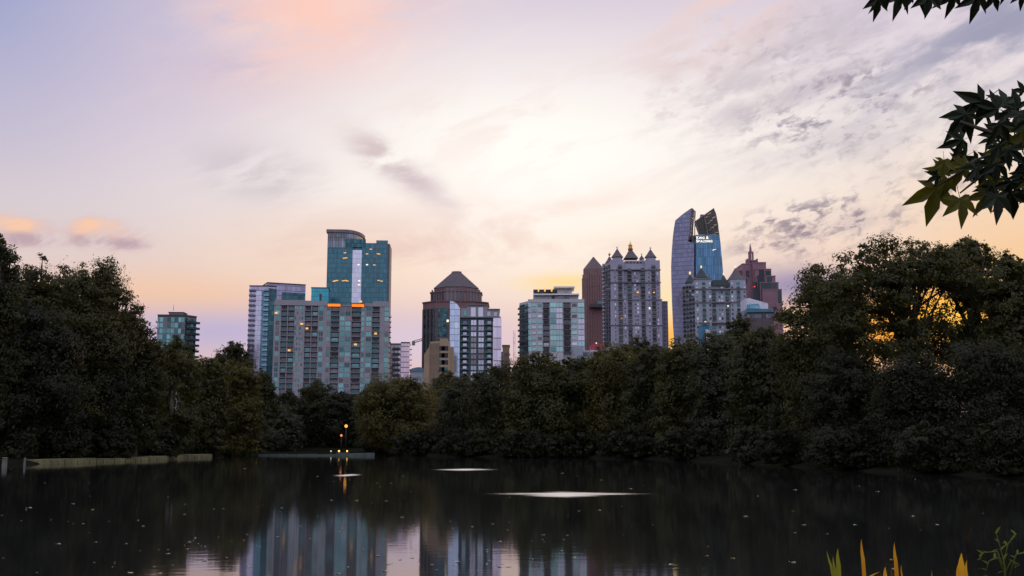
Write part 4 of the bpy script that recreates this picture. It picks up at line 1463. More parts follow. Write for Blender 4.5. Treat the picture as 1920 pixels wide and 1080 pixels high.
f = facade(kx(882), kx(1297), 540, 850, 1)
r = building('turreted_tower', 'tall lavender grey residential tower with five cone roofed turrets and a gilt spire', f, 'tower')
S = lambda x: f.s_at(kx(x), 540)
Z = lambda y: f.z_at(1190, ky(y))
fs = Fr(f.p + Vector((-math.cos(rad(50)), math.sin(rad(50)))), f.p)
fs = Fr(fs.pt(fs.s_at(kx(808), 540), 0)[:2], f.p)
wall, win, bal = MB(), Parts(r, 'window'), Parts(r, 'balcony')
fh = (Z(245) - Z(820)) / 17.5
wall.box(f, 0, S(990), GZ, Z(215), -20, 0)
wall.box(f, S(990), S(1168), GZ, Z(240), -20, -1.2)
wall.box(f, S(1168), f.L, GZ, Z(215), -20, 0)
wall.prism([tuple(fs.p), tuple(f.p - f.u * 0.02), tuple(f.p + f.n * -20 - f.u * 0.02), tuple(fs.p + f.u * 4)], GZ, Z(235))
wall.box(f, -0.8, f.L + 0.8, GZ, Z(551), -19, 0.5)
wall.build('wall', W_LAV, r)
b = MB()
for y in (298, 405, 551, 766):
    b.box(f, -0.5 - (0.8 if y > 500 else 0), f.L + 0.5 + (0.8 if y > 500 else 0), Z(y) - 0.1, Z(y) + 0.55, -5, 0.9 if y < 500 else 1.2)
    b.box(fs, 0, fs.L - 0.6, Z(y) - 0.1, Z(y) + 0.55, -5, 0.6)
b.build('cornice', W_GREY2, r)
b = MB(); b.box(f, S(1010), S(1165), Z(240), Z(208), -18, -6); b.build('roof_deck', W_LAV, r)
b = MB()
for j in range(5):
    b.box(f, S(1016) + j * 2.8, S(1016) + j * 2.8 + 1.7, Z(240), Z(226), -6.02, -1.0)
b.build('dormer', W_SLATE, r)
for i in range(21):
    z = Z(245) - (i + 1) * fh
    o_ = 0.5 if z < Z(551) - 1 else 0.0
    for x in (958, 1240):
        win.add(f, S(x), z, [(-1.5, 1.5, 0.2, 2.6, o_, o_ + 0.1, 0)], [rmat([(G_BLACK, 3), (G_GREY, 2), (G_CURT, 1)])])
        bal.add(f, S(x), z, [(-1.75, 1.75, 0, 0.35, o_, o_ + 1.7, 0), (-1.75, 1.75, 0.35, 1.25, o_ + 1.6, o_ + 1.7, 1)], [W_GREY2, W_DARK])
    if i > 0:
        for x in (1038, 1150):
            win.add(f, S(x), z, [(-1.45, 1.45, 0.2, 2.6, o_ - (1.2 if o_ == 0 else 0), o_ + 0.1, 0)], [rmat([(G_BLACK, 3), (G_GREY, 2), (G_TEAL2, 1)])])
            bal.add(f, S(x), z, [(-1.7, 1.7, 0, 0.35, o_ - (1.2 if o_ == 0 else 0), o_ + 1.5, 0), (-1.7, 1.7, 0.35, 1.25, o_ + 1.4, o_ + 1.5, 1)], [W_GREY2, W_DARK])
        for x, hw_ in ((1085, 0.7), (1105, 0.7), (997, 0.6), (1202, 0.6), (915, 0.5), (1275, 0.5)):
            oo = o_ - (1.2 if (o_ == 0 and x in (1085, 1105, 997)) else 0)
            win.add(f, S(x), z, [(-hw_, hw_, 0.8, 2.4, oo, oo + 0.1, 0)], [rmat([(G_PALE, 1), (G_GREY, 4), (LITP, 0.05)])])
    for j in range(3):
        win.add(fs, fs.L * (0.2 + 0.3 * j), z, [(-1.1, 1.1, 0.3, 2.5, 0, 0.1, 0)], [rmat([(G_BLACK, 2), (G_GREY, 2)])])
        bal.add(fs, fs.L * (0.2 + 0.3 * j), z, [(-1.3, 1.3, 0, 0.35, 0.0, 1.3, 0), (-1.3, 1.3, 0.35, 1.25, 1.2, 1.3, 1)], [W_GREY2, W_DARK if j else W_LAV])
win.flush(); bal.flush()
lit(f, r, [(kx(1105), ky(488)), (kx(968), ky(702)), (kx(1242), ky(490))], LIT, 1.4, 1.0, out=1.2)
for x, hw_, yb, ya, yf, o_ in ((933, 50, 190, 118, 95, -7), (1214, 50, 192, 122, 98, -7), (868, 36, 238, 180, 148, -24), (1139, 22, 204, 172, 152, -20)):
    c = f.pt(S(x) if o_ > -15 else f.s_at(kx(x), 480) + o_ * 0.0, 0, o_)
    k_ = (c.y / f.pt(S(x), 0).y)
    c.x = at(kx(x), ky(yb), c.y).x
    zb = at(kx(x), ky(yb), c.y).z
    turret(r, (c.x, c.y), hw_ / 4.5 / F * c.y, Z(240) - 6, zb, at(kx(x), ky(ya), c.y).z, at(kx(x), ky(yf), c.y).z, W_SLATE, W_LAV, W_WHITE if x != 868 else W_GOLD)
c = f.pt(S(1048), 0, -12)
c.x = at(kx(1045), ky(205), c.y).x
zb, za = at(kx(1045), ky(206), c.y).z, at(kx(1045), ky(122), c.y).z
hw_ = 60 / 4.5 / F * c.y
sq = [(c.x - hw_, c.y - hw_), (c.x + hw_, c.y - hw_), (c.x + hw_, c.y + hw_), (c.x - hw_, c.y + hw_)]
b = MB(); b.prism(sq, zb, zb + (za - zb) * 0.45, 0, 0.58); b.prism([(c.x + (x - c.x) * 0.58, c.y + (y - c.y) * 0.58) for x, y in sq], zb + (za - zb) * 0.45, za, 0, 0.22)
b.build('centre_roof', W_SLATE, r)
b = MB(); h = at(kx(1043), ky(50), c.y).z - za
b.lathe((c.x, c.y), [(1.9, za - 1.0), (2.2, za + 0.3), (1.6, za + 0.6), (1.5, za + h * 0.35), (1.9, za + h * 0.4), (0.8, za + h * 0.6), (0.45, za + h * 0.62), (0.05, za + h)], 10)
b.build('spire', W_GOLD, r)
fw = Fr(f.pt(f.L + 0.9, 0, -3)[:2], f.pt(f.L + 0.9 + (f.s_at(kx(1366), 590) - f.L - 0.9), 0, -3)[:2])
shell(fw, 0, fw.L, GZ, Z(556), 16, 'side_wing', curtain('wing_wall', (0.05, 0.06, 0.09), 2.4, 3.4, (0.15, 0.13, 0.19, 1), 0.9, 1.2, 0.4), r)

# --- 16 red roofed low building
f = facade(kx(648), kx(830), 660, 560, 0)
r = building('low_building', 'low grey building with a small crimson roof at the foot of the red brown tower', f)
Z = lambda y: f.z_at(1112, ky(y))
S = lambda x: f.s_at(kx(x), 660)
b = MB(); b.box(f, 0, f.L, GZ, Z(985), -20, 0); b.box(f, S(652), S(700), Z(985), Z(975), -18, -1); b.build('wall', W_STONE, r)
b = MB()
pr = [(706, 972), (712, 930), (730, 917), (775, 913), (812, 920), (828, 940), (830, 972)]
pts = [f.pt(S(x), Z(y), -2) for x, y in reversed(pr)]
b.sheet(list(pts), [p + Vector((0, 12, 0)) for p in pts]); b.build('crimson_roof', W_RED, r)
b = MB(); b.box(f, S(706), S(830), Z(984.9), Z(972), -14, -1.8); b.build('eaves', W_PALE, r)
win = Parts(r, 'window')
for j in range(6):
    win.add(f, f.L * (j + 0.5) / 6, Z(1030), [(-1.2, 1.2, 0, 2.4, 0, 0.08, 0)], [G_GREY])
win.flush()
lit(f, r, [(kx(756), ky(915))], LITP, 0.6, 0.6, 'roof_lamp', 0.4)

# --- 17 twin sailed glass tower
kx = lambda x: 1240 + x / 4
ky = lambda y: 370 + y / 4
D17 = 960
f = facade(kx(235), kx(466), 520, D17, -2)
r = building('glass_skyscraper', 'tallest blue glass tower with two curved sail tops and lettering near its head', f, 'tower')
CW_SAIL = curtain('sail_glass', (0.20, 0.215, 0.335), 1.5, 4.0, (0.15, 0.155, 0.24, 1), 0.2, 0.7, 0.8, 0.12, 0.14)
CW_BLUE = curtain('blue_front_glass', (0.10, 0.235, 0.38), 1.6, 8.0, (0.06, 0.14, 0.22, 1), 0.35, 0.3, 0.8, 0.1, 0.2)
# left sail turned a little to the left
fl = Fr(f.p + Vector((-math.cos(rad(24)), math.sin(rad(24)))), f.p)
A = lambda x, y: fl.pt(fl.s_at(kx(x), ky(y)), fl.z_at(kx(x), ky(y)))
out = [(112, 1500), (95, 1060), (87, 960), (80, 800), (75, 640), (73, 520), (77, 420), (84, 320), (93, 240), (104, 174), (145, 138), (185, 108), (226, 80), (219, 140), (211, 210),
       (205, 290), (200, 330), (246, 345), (246, 1500)]
pts = [A(x, y) for x, y in out]
dv = Vector((fl.n.x, fl.n.y, 0)) * -14
b = MB(); b.sheet(list(reversed(pts)), [p + dv for p in reversed(pts)]); b.build('left_sail', CW_SAIL, r)
b = MB()
e0 = [(230, 82), (224, 140), (217, 210), (211, 290), (207, 322)]
e1 = [(241, 92), (238, 150), (237, 215), (236, 290), (233, 322)]
p0, p1 = [A(*q) for q in e0], [A(*q) for q in e1]
for pp in (p0, p1):
    b.tube(pp, [0.42] * len(pp), 5)
    b.tube([q + dv * 0.5 for q in pp], [0.42] * len(pp), 5)
ns = 9
for i in range(ns):
    def lerp_path(pp, t_):
        t_ *= len(pp) - 1
        i_ = min(int(t_), len(pp) - 2)
        return pp[i_].lerp(pp[i_ + 1], t_ - i_)
    a0, a1, c0, c1 = lerp_path(p0, i / ns), lerp_path(p1, i / ns), lerp_path(p0, (i + 1) / ns), lerp_path(p1, (i + 1) / ns)
    b.tube([a0, a1], [0.3, 0.3], 4)
    b.tube([a0, c1] if i % 2 else [a1, c0], [0.3, 0.3], 4)
    b.tube([a0 + dv * 0.5, a1], [0.25, 0.25], 4)
b.build('crown_truss', STEEL, r)
S = lambda x, y=600: f.s_at(kx(x), ky(y))
B_ = lambda x, y, o_=0.0: f.pt(f.s_at(kx(x), ky(y)), f.z_at(kx(x), ky(y)), o_)
b = MB()
b.box(f, S(236), S(259), GZ, f.z_at(kx(245), ky(281)), -20, -3); b.build('dark_recess', CW_TEALD, r)
edge = [(444, 345), (451, 420), (457, 480), (462, 540), (465, 590), (467, 700), (468, 1500)]
pts = [B_(258, 1500), B_(258, 281), B_(436, 281)] + [B_(x, y) for x, y in edge]
dv2 = Vector((f.n.x, f.n.y, 0)) * -30
b = MB(); b.sheet(list(reversed(pts)), [p + dv2 for p in reversed(pts)]); b.build('front_facade', CW_BLUE, r)
# screen of the right sail: fins, louvres and frame
b = MB()
tl, tr_, br, bl = (253, 185), (396, 84), (436, 281), (284, 281)
mats_ = [STEEL, solid('screen_louvre', (0.13, 0.115, 0.10), 0.6, 0.3)]
rim = [B_(*tl), B_(*tr_), B_(406, 120), B_(422, 200), B_(*br), B_(*bl), B_(272, 240), B_(*tl)]
b.tube([p + dv2 * 0.03 for p in rim], [0.75] * len(rim), 5)
def scr(u_, v_):
    lx = tl[0] + (bl[0] - tl[0]) * v_ - 3 * math.sin(math.pi * v_)
    rx = tr_[0] + (br[0] - tr_[0]) * v_ + 3 * math.sin(math.pi * v_)
    ty = tl[1] + (tr_[1] - tl[1]) * u_
    return B_(lx + (rx - lx) * u_, ty + (281 - ty) * v_, -0.6)
for i in range(17):
    b.tube([scr(i / 16, v_ / 6) for v_ in range(7)], [0.22] * 7, 4)
for i in range(30):
    a0, a1 = scr(0, i / 30), scr(1, i / 30)
    row = [scr(u_ / 6, i / 30) for u_ in range(7)]
    for q in range(6):
        h_ = 1.25 if (i * 7 + q * 5) % 9 else 0.5
        p_, q_ = row[q], row[q + 1]
        z3 = Vector((0, 0, -h_))
        t3 = Vector((f.n.x, f.n.y, 0)) * -0.4
        b.hexa([p_ + z3, q_ + z3, q_ + z3 + t3, p_ + z3 + t3, p_, q_, q_ + t3, p_ + t3], 1)
b.tube([B_(322, 140, 0.4), B_(336, 210, 0.4), B_(348, 281, 0.4)], [0.8, 0.8, 0.8], 5)
b.build('right_sail_screen', mats_, r)
b = MB()
b.box(f, S(300, 130), S(326, 130), f.z_at(kx(312), ky(132)), f.z_at(kx(312), ky(120)), -8, -5)
b.tube([f.pt(S(306), f.z_at(kx(306), ky(150)), -6), f.pt(S(318), f.z_at(kx(318), ky(118)), -6)], [0.5, 0.3], 5)
b.build('roof_machinery', STEEL, r)


def letters(name, text, fr, px, py, height_px, m_, parent, out_=0.3, squeeze=1.0):
    """small capitals standing on the wall: first letters taller"""
    h = height_px / F * fr.p.y
    s = fr.s_at(px, py)
    z = fr.z_at(px, py)
    for wi, wd in enumerate(text.split(' ')):
        for ci, ch in enumerate(wd):
            cu = bpy.data.curves.new(name, 'FONT')
            cu.body = ch
            big = ci == 0
            cu.size = h * (1.40 if big else 1.10)
            cu.extrude = 0.15
            cu.offset = 0.06
            to = bpy.data.objects.new(name, cu)
            C.objects.link(to)
            bpy.context.view_layer.update()
            dg = bpy.context.evaluated_depsgraph_get()
            me = bpy.data.meshes.new_from_object(to.evaluated_get(dg))
            bpy.data.objects.remove(to)
            me.name = name
            me.materials.clear()
            me.materials.append(m_)
            xs = [v.co.x for v in me.vertices]
            wch = max(xs) - min(xs)
            for v in me.vertices:
                v.co.x = (v.co.x - min(xs)) * squeeze
                v.co = Vector((v.co.x, -v.co.z, v.co.y))
            lo = bpy.data.objects.new(name, me)
            C.objects.link(lo)
            lo.parent = parent
            lo.location = fr.pt(s, z, out_) - parent.location
            lo.rotation_euler = (0, 0, fr.ang)
            s += wch * squeeze + h * 0.16
        s += h * 0.4


EM_SIGN = emit('sign_glow', (1.0, 0.88, 0.66, 1), 1.1)
letters('letter', 'KING &', f, kx(264), ky(313), 5.4, EM_SIGN, r, 0.4, 0.92)
letters('letter', 'SPALDING', f, kx(262), ky(338), 5.4, EM_SIGN, r, 0.4, 0.95)
lit(f, r, [(kx(395), ky(392)), (kx(388), ky(397)), (kx(405), ky(390))], LITP, 1.6, 0.4, out=0.3)

# --- 18 short turreted building
f = facade(kx(255), kx(640), 580, 840, -2)
r = building('turreted_building', 'shorter blue grey turreted building with dark green cone roofs before the sail tower', f, 'building')
S = lambda x: f.s_at(kx(x), 580)
Z = lambda y: f.z_at(1350, ky(y))
fs = Fr(f.p + Vector((-math.cos(rad(52)), math.sin(rad(52)))), f.p)
fs = Fr(fs.pt(fs.s_at(kx(160), 580), 0)[:2], f.p)
wall, win, bal = MB(), Parts(r, 'window'), Parts(r, 'balcony')
wall.box(f, 0, S(378), GZ, Z(612), -14, 0)
wall.box(f, S(378), S(522), GZ, Z(668), -18, -1.5)
wall.box(f, S(522), f.L, GZ, Z(612), -14, 0)
wall.prism([tuple(fs.p), tuple(f.p - f.u * 0.02), tuple(f.p + f.n * -18 - f.u * 0.02), tuple(fs.p + f.u * 5)], GZ, Z(655))
wall.build('wall', W_STONE, r)
b = MB()
for y in (690, 790, 945):
    b.box(f, -0.5, f.L + 0.5, Z(y), Z(y) + 0.9, -5, 0.8)
    b.box(fs, 0, fs.L - 0.5, Z(y), Z(y) + 0.9, -5, 0.6)
for x0, x1 in ((250, 382), (518, 645)):
    b.box(f, S(x0), S(x1), Z(612), Z(603), -14.5, 0.7)
b.box(f, S(382), S(518), Z(668), Z(660), -10, -0.8)
b.build('cornice', W_GREY2, r)
b = MB(); sq = f.poly(14, 0, S(384), S(516)); sq = [tuple(p) for p in sq]; b.prism(sq, Z(660), Z(618), 0, 0.82); b.build('mansard_roof', W_GREEN, r)
fh = 3.5
for i in range(12):
    z = Z(628) - (i + 1) * fh
    for x, c_ in ((322, 1), (582, 1), (400, 0), (498, 0)):
        oo = 0 if c_ else -1.5
        win.add(f, S(x), z, [(-1.3, 1.3, 0.2, 2.6, oo, oo + 0.1, 0)], [rmat([(G_BLACK, 4), (G_TEAL2, 2)])])
        if i % 5 != 0:
            bal.add(f, S(x), z, [(-1.5, 1.5, 0, 0.3, oo, oo + 1.1, 0), (-1.5, 1.5, 0.3, 1.2, oo + 1.0, oo + 1.1, 1)], [W_GREY2, W_DARK])
    for x in (272, 368, 535, 628, 440, 460):
        oo = -1.5 if 378 < x < 522 else 0
        win.add(f, S(x), z, [(-0.7, 0.7, 0.7, 2.5, oo, oo + 0.1, 0)], [rmat([(G_GREY, 2), (G_PALE, 1.5), (G_BLACK, 1)])])
    for j in range(4):
        win.add(fs, fs.L * (0.14 + 0.24 * j), z - 2, [(-1.3, 1.3, 0.3, 2.5, 0, 0.1, 0)], [rmat([(G_BLACK, 2), (G_GREY, 2), (G_PALE, 0.6)])])
        bal.add(fs, fs.L * (0.14 + 0.24 * j), z - 2, [(-1.1, 1.1, 0, 0.3, 0.0, 1.0, 0), (-1.1, 1.1, 0.3, 1.2, 0.9, 1.0, 1)], [W_GREY2, W_DARK])
win.flush(); bal.flush()
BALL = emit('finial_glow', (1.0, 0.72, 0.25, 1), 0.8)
for x, hw_, yb, ya, yf, o_ in ((301, 52, 604, 530, 508, -7), (557, 52, 606, 530, 510, -7), (216, 40, 642, 578, 553, -24), (468, 38, 645, 582, 562, -20)):
    c = f.pt(S(x), 0, o_)
    c.x = at(kx(x), ky(yb), c.y).x
    g = lambda y: at(kx(x), ky(y), c.y).z
    turret(r, (c.x, c.y), hw_ / 4 / F * c.y, g(yb) - 8, g(yb), g(ya), g(yf), W_GREEN if x != 557 else W_SLATE, W_STONE, BALL)
lit(f, r, [(kx(500), ky(815)), (kx(330), ky(935))], LITP, 1.2, 1.0, out=0.3)

# --- 19 rose granite stepped tower
D19 = 1080
kk = D19 / F / 4
f = facade(kx(596), kx(880), 530, D19, 0)
r = building('stepped_tower', 'rose granite stepped tower with a columned lantern and needle spire', f, 'tower')
Z = lambda y: f.z_at(1430, ky(y))
S = lambda x: f.s_at(kx(x), 530)
G_INSET = glassy('inset_glass', (0.035, 0.06, 0.075, 1), 0.5)
blocks = [(596, 700, 545, 8, 30), (618, 742, 497, 4, 28), (690, 790, 492, 0, 24), (700, 822, 545, -3, 22), (712, 846, 600, -6, 20), (724, 862, 652, -9, 18), (736, 879, 706, -12, 16)]
b = MB()
for x0, x1, y, o_, d_ in blocks:
    zt = Z(y)
    b.box(f, S(x0), S(x1) - 0.01, GZ, zt, -d_ - 6, -o_ if o_ > 0 else -o_)
    b.box(f, S(x0) - 0.2, S(x1) + 0.2, zt, zt + 0.9, -d_ - 6.2, -o_ + 0.3)
b.build('stepped_block', W_ROSE, r)
win = Parts(r, 'glass_inset')
for x, y0, y1, o_, w_ in ((655, 545, 590, -4, 3), (715, 640, 830, 3, 9), (738, 590, 830, 6, 7), (750, 545, 600, 3, 5), (772, 650, 830, 9, 11), (800, 600, 640, 6, 5), (798, 555, 590, 3, 5), (835, 655, 760, 9, 4),
                          (862, 712, 800, 12, 3), (640, 600, 640, -4, 2.4), (685, 760, 830, 0, 6)):
    win.add(f, S(x), Z(y1), [(-w_ / 2, w_ / 2, 0, Z(y0) - Z(y1), o_, o_ + 0.5, 0)], [G_BLACK if x in (655, 640, 750, 798, 685) else G_INSET])
win.flush()
b = MB()
cS = (S(690) + S(712)) / 2
for x in (667, 680, 700, 724, 738):
    zt = Z(450) if x in (667, 738) else Z(458)
    b.box(f, S(x) - 0.8, S(x) + 0.8, Z(497), zt, -16, -14); b.box(f, S(x) - 0.8, S(x) + 0.8, Z(497), zt, -10, -8)
b.box(f, S(666), S(740), Z(468), Z(464), -16.5, -7.5)
b.build('lantern', W_ROSE, r)
b = MB()
for x in (684, 696, 712):
    b.box(f, S(x) - 0.7, S(x) + 0.7, Z(463.9), Z(392), -13, -11)
b.box(f, S(682), S(716), Z(404), Z(399), -13.4, -10.6)
b.build('upper_lantern', W_ROSE, r)
b = MB(); b.tube([f.pt(S(696), Z(400), -12), f.pt(S(696), Z(368), -12), f.pt(S(695), Z(334), -12)], [1.5, 1.1, 0.3], 6); b.build('needle', W_ROSE, r)
lit(f, r, [(kx(690), ky(675))], emit('beacon_red', (1, 0.05, 0.03, 1), 1.0), 0.9, 0.9, 'beacon', 6.5)

# --- 20 low white and blue roofs, 21 blue panel building
f = facade(kx(640), kx(802), 570, 800, 0)
r = building('low_building', 'low building with a sloping white roof right of the shorter turreted building', f)
Z = lambda y: f.z_at(1420, ky(y))
S = lambda x: f.s_at(kx(x), 570)
b = MB(); b.box(f, 0, f.L, GZ, Z(838), -20, -1); b.build('wall', W_STONE, r)
pts = [f.pt(S(x), Z(y), 0) for x, y in reversed([(640, 836), (640, 758), (662, 756), (800, 796), (800, 836)])]
b = MB(); b.sheet(list(pts), [p + Vector((0, 22, 0)) for p in pts]); b.build('sloping_roof', solid('pale_lavender_roof', (0.66, 0.66, 0.78), 0.6), r)
b = MB(); b.box(f, S(642), S(730), Z(836), Z(800), 0.1, 1.2); b.build('blue_glass', curtain('low_blue_glass', (0.16, 0.34, 0.46), 2, 3.4, (0.1, 0.16, 0.2, 1)), r)
f = facade(kx(650), kx(842), 585, 720, -6)
r = building('low_building', 'long low building with a blue roof edge below the sloping white roof', f)
Z = lambda y: f.z_at(1425, ky(y))
b = MB(); b.box(f, 0, f.L, GZ, Z(862), -20, 0); b.build('wall', W_SLATE, r)
b = MB(); b.box(f, -0.5, f.L + 0.5, Z(862), Z(838), -20.5, 1.0); b.build('blue_roof', solid('teal_blue_roof', (0.05, 0.17, 0.25), 0.6), r)
win = Parts(r, 'window')
for j in range(9):
    win.add(f, f.L * (j + 0.5) / 9, Z(905), [(-1.6, 1.6, 0, 2.6, 0.0, 0.08, 0)], [G_GREY])
win.flush()
f = facade(kx(303), kx(362), 620, 640, 0)
r = building('low_building', 'small building with a bright blue front and white corner below the shorter turrets', f)
Z = lambda y: f.z_at(1325, ky(y))
S = lambda x: f.s_at(kx(x), 620)
b = MB(); b.box(f, 0, S(331), GZ, Z(962), -12, 0); b.box(f, S(331), f.L, Z(990), Z(962), -12, 0); b.build('blue_front', W_BLUE, r)
b = MB(); b.box(f, S(331) + 0.05, S(368), GZ, Z(990) - 0.05, -10, 0.2); b.build('white_corner', W_WHITE, r)
b = MB(); b.box(f, -0.2, f.L + 0.2, Z(962), Z(959), -12.2, 0.2); b.build('roof', W_DARK, r)

#CITY_END
# ------------------------------------------------------------------ shore furniture
PALE_WOOD = solid('pale_wood', (0.13, 0.125, 0.12))
# pale bank wall on the left
b = MB()
pts = [ground(px, py) for px, py in ((22, 871), (60, 870), (160, 866.5), (260, 863), (320, 859.5), (382, 857))]
for i in range(len(pts) - 1):
    p, q = pts[i], pts[i + 1]
    fr_ = Fr(p, q)
    if i in (0,):
        continue
    b.box(fr_, 0.0, fr_.L - 0.03, -0.3, 0.38 + 0.05 * math.sin(i * 2.2), -0.9, 1.2)
    for j in range(int(fr_.L / 1.1)):
        b.box(fr_, j * 1.1 + 0.05, j * 1.1 + 1.0, -0.1, 0.22 + 0.12 * random.random(), 1.201, 1.28 + 0.1 * random.random())
o = b.build('bank_wall', M['stone'])
tag(o, 'low pale olive stone edging along the left bank at the waterline', 'wall')
b = MB()
p, q = ground(484, 854.6), ground(702, 854.6)
fr_ = Fr(p, q)
for j in range(12):
    b.box(fr_, fr_.L * j / 12 + 0.02, fr_.L * (j + 1) / 12 - 0.02, -0.3, 0.20 + (0.16 if j > 7 else 0.0) + 0.03 * (j % 3), -0.6, 0)
o = b.build('concrete_edging', M['concrete'])
tag(o, 'grey green concrete edging of the far bank below the yellow lamps', 'wall')
for px, py, top, lab in ((8.5, 874, 858, 'stouter pale mooring post at the far left edge of the water'), (46, 873, 859, 'thin pale mooring post at the left end of the bank wall')):
    g = ground(px, py)
    h = (py - top) / F * g.y
    r = thing('mooring_post', lab, 'post', (g.x, g.y, 0), 'posts at the left water edge')
    rr = 0.22 if px < 20 else 0.10
    b = MB(); b.lathe((g.x, g.y), [(rr * 1.05, -0.4), (rr, 0.1), (rr * 0.9, h * 0.85), (rr * 0.95, h * 0.93)], 9); b.build('shaft', PALE_WOOD, r, smooth=True)
    b = MB(); b.lathe((g.x, g.y), [(rr * 1.15, h * 0.93), (rr * 1.1, h * 0.98), (0.01, h * 1.02)], 9); b.build('cap', PALE_WOOD, r)

# lamps on the far bank
for px, py, sz, m_, foot, lab in ((649, 799, 0.26, 'lamp_orange', 852, 'tall street lamp with the bright orange globe, higher of the far bank pair'),
                                  (640, 816.5, 0.19, 'lamp_dim', 852, 'street lamp with the dim reddish globe just below the bright orange one'),
                                  (635.6, 845.8, 0.16, 'lamp_yellow', 853.5, 'short bollard lamp glowing yellow, left one of the pair at the waterline'),
                                  (650.8, 845.8, 0.15, 'lamp_yellow', 853.5, 'short bollard lamp glowing yellow, right one of the pair at the waterline'),
                                  (620.6, 845.8, 0.10, 'lit_pale', 853.5, 'faint pale bollard lamp left of the yellow pair at the waterline')):
    Y = 170.8 if foot == 852 else 170.2
    c = at(px, py, Y)
    tall = foot == 852
    z0 = 0.1
    r = thing('street_lamp' if tall else 'bollard_lamp', lab, 'lamp', (c.x, c.y, z0), 'lamps on the far bank')
    b = MB(); b.tube([(c.x, c.y, z0 - 0.2), (c.x, c.y, (z0 + c.z) / 2), (c.x, c.y, c.z - sz * 0.9)], [0.11, 0.08, 0.06], 8); b.lathe((c.x, c.y), [(0.2, z0 - 0.1), (0.2, z0 + 0.15), (0.1, z0 + 0.3)], 8)
    b.build('pole', M['metal_dark'], r, smooth=True)
    b = MB(); b.lathe((c.x, c.y), [(sz * 0.4, c.z - sz), (sz * 0.9, c.z - sz * 0.45), (sz, c.z), (sz * 0.8, c.z + sz * 0.6), (sz * 0.3, c.z + sz * 0.95), (0.01, c.z + sz)], 12)
    b.build('globe', M[m_], r, smooth=True)
    b = MB(); b.lathe((c.x, c.y), [(sz * 0.55, c.z + sz * 0.94), (sz * 0.4, c.z + sz * 1.2), (0.01, c.z + sz * 1.35)], 10); b.build('cap', M['metal_dark'], r)

# ------------------------------------------------------------------ fallen leaves on the water
FL = [leafmat('fallen_pale', (0.34, 0.31, 0.25, 1), (0.5, 0.47, 0.40, 1), 0.1), leafmat('fallen_tan', (0.30, 0.22, 0.08, 1), (0.40, 0.32, 0.14, 1), 0.1)]
fl_mesh = []
for m_ in FL:
    for v_ in range(2):
        b = MB()
        nn = 9
        ring = []
        for i in range(nn):
            a = 2 * math.pi * i / nn
            rr_ = 1.0 if i % 2 == 0 else 0.62
            ring.append((math.cos(a) * rr_, math.sin(a) * rr_ * 0.6, 0.10 + 0.10 * math.sin(a * 2 + v_)))
        b.v = [(0, 0, 0.03)] + ring
        b.f = [(0, i + 1, (i + 1) % nn + 1) for i in range(nn)]
        b.mi = [0] * nn
        fl_mesh.append(b.mesh('floating_leaf', m_))
cnt = 0
tries = 0
drift = [(random.uniform(0, 1900), random.uniform(885, 1060)) for _ in range(26)]
while cnt < 190 and tries < 6000:
    tries += 1
    if random.random() < 0.55:
        q_ = random.choice(drift)
        px, py = random.gauss(q_[0], 60), random.gauss(q_[1], 7)
    else:
        px, py = random.uniform(0, 1920), random.uniform(870, 1080)
    if px > 1500 and random.random() < 0.6:
        continue
    g = ground(px, py)
    if g.y > 118 or (px > 1250 and py < 905) or (px < 420 and g.y > 88):
        continue
    o = bpy.data.objects.new('floating_leaf', fl_mesh[0 if random.random() < 0.5 else random.randrange(4)])
    C.objects.link(o)
    s_ = (0.022 + 0.055 * random.random() ** 2.2) * (0.7 + g.y / 45)
    o.location = (g.x, g.y, 0.004)
    o.scale = (s_, s_, s_ * 0.8)
    o.rotation_euler = (0, 0, random.uniform(0, 6.28))
    tag(o, 'small pale fallen leaf floating on the dark lake', 'leaf', 'fallen leaves floating on the lake')
    cnt += 1

# ------------------------------------------------------------------ reeds and weeds at the near bank
def blade(name, pts, wid, m_, parent=None):
    """one strap leaf: a folded ribbon along a curve, with thickness in its fold"""
    b = MB()
    P_ = [Vector(p) for p in pts]
    n_ = len(P_)
    for i, p in enumerate(P_):
        t_ = i / (n_ - 1)
        w_ = wid * (0.6 + 0.4 * math.sin(math.pi * min(1, 0.25 + t_ * 0.8))) * (1 - t_ ** 5)
        b.v += [(p.x - w_, p.y + w_ * 0.35, p.z), (p.x, p.y - w_ * 0.1, p.z), (p.x + w_, p.y + w_ * 0.35, p.z)]
    for i in range(n_ - 1):
        for j in range(2):
            a = i * 3 + j
            b.f.append((a, a + 1, a + 4, a + 3))
            b.mi.append(0)
    return b.build(name, m_, parent, smooth=True)


def bez(p0, p1, p2, n_=9):
    p0, p1, p2 = Vector(p0), Vector(p1), Vector(p2)
    return [p0 * (1 - t) ** 2 + p1 * 2 * t * (1 - t) + p2 * t * t for t in [i / (n_ - 1) for i in range(n_)]]


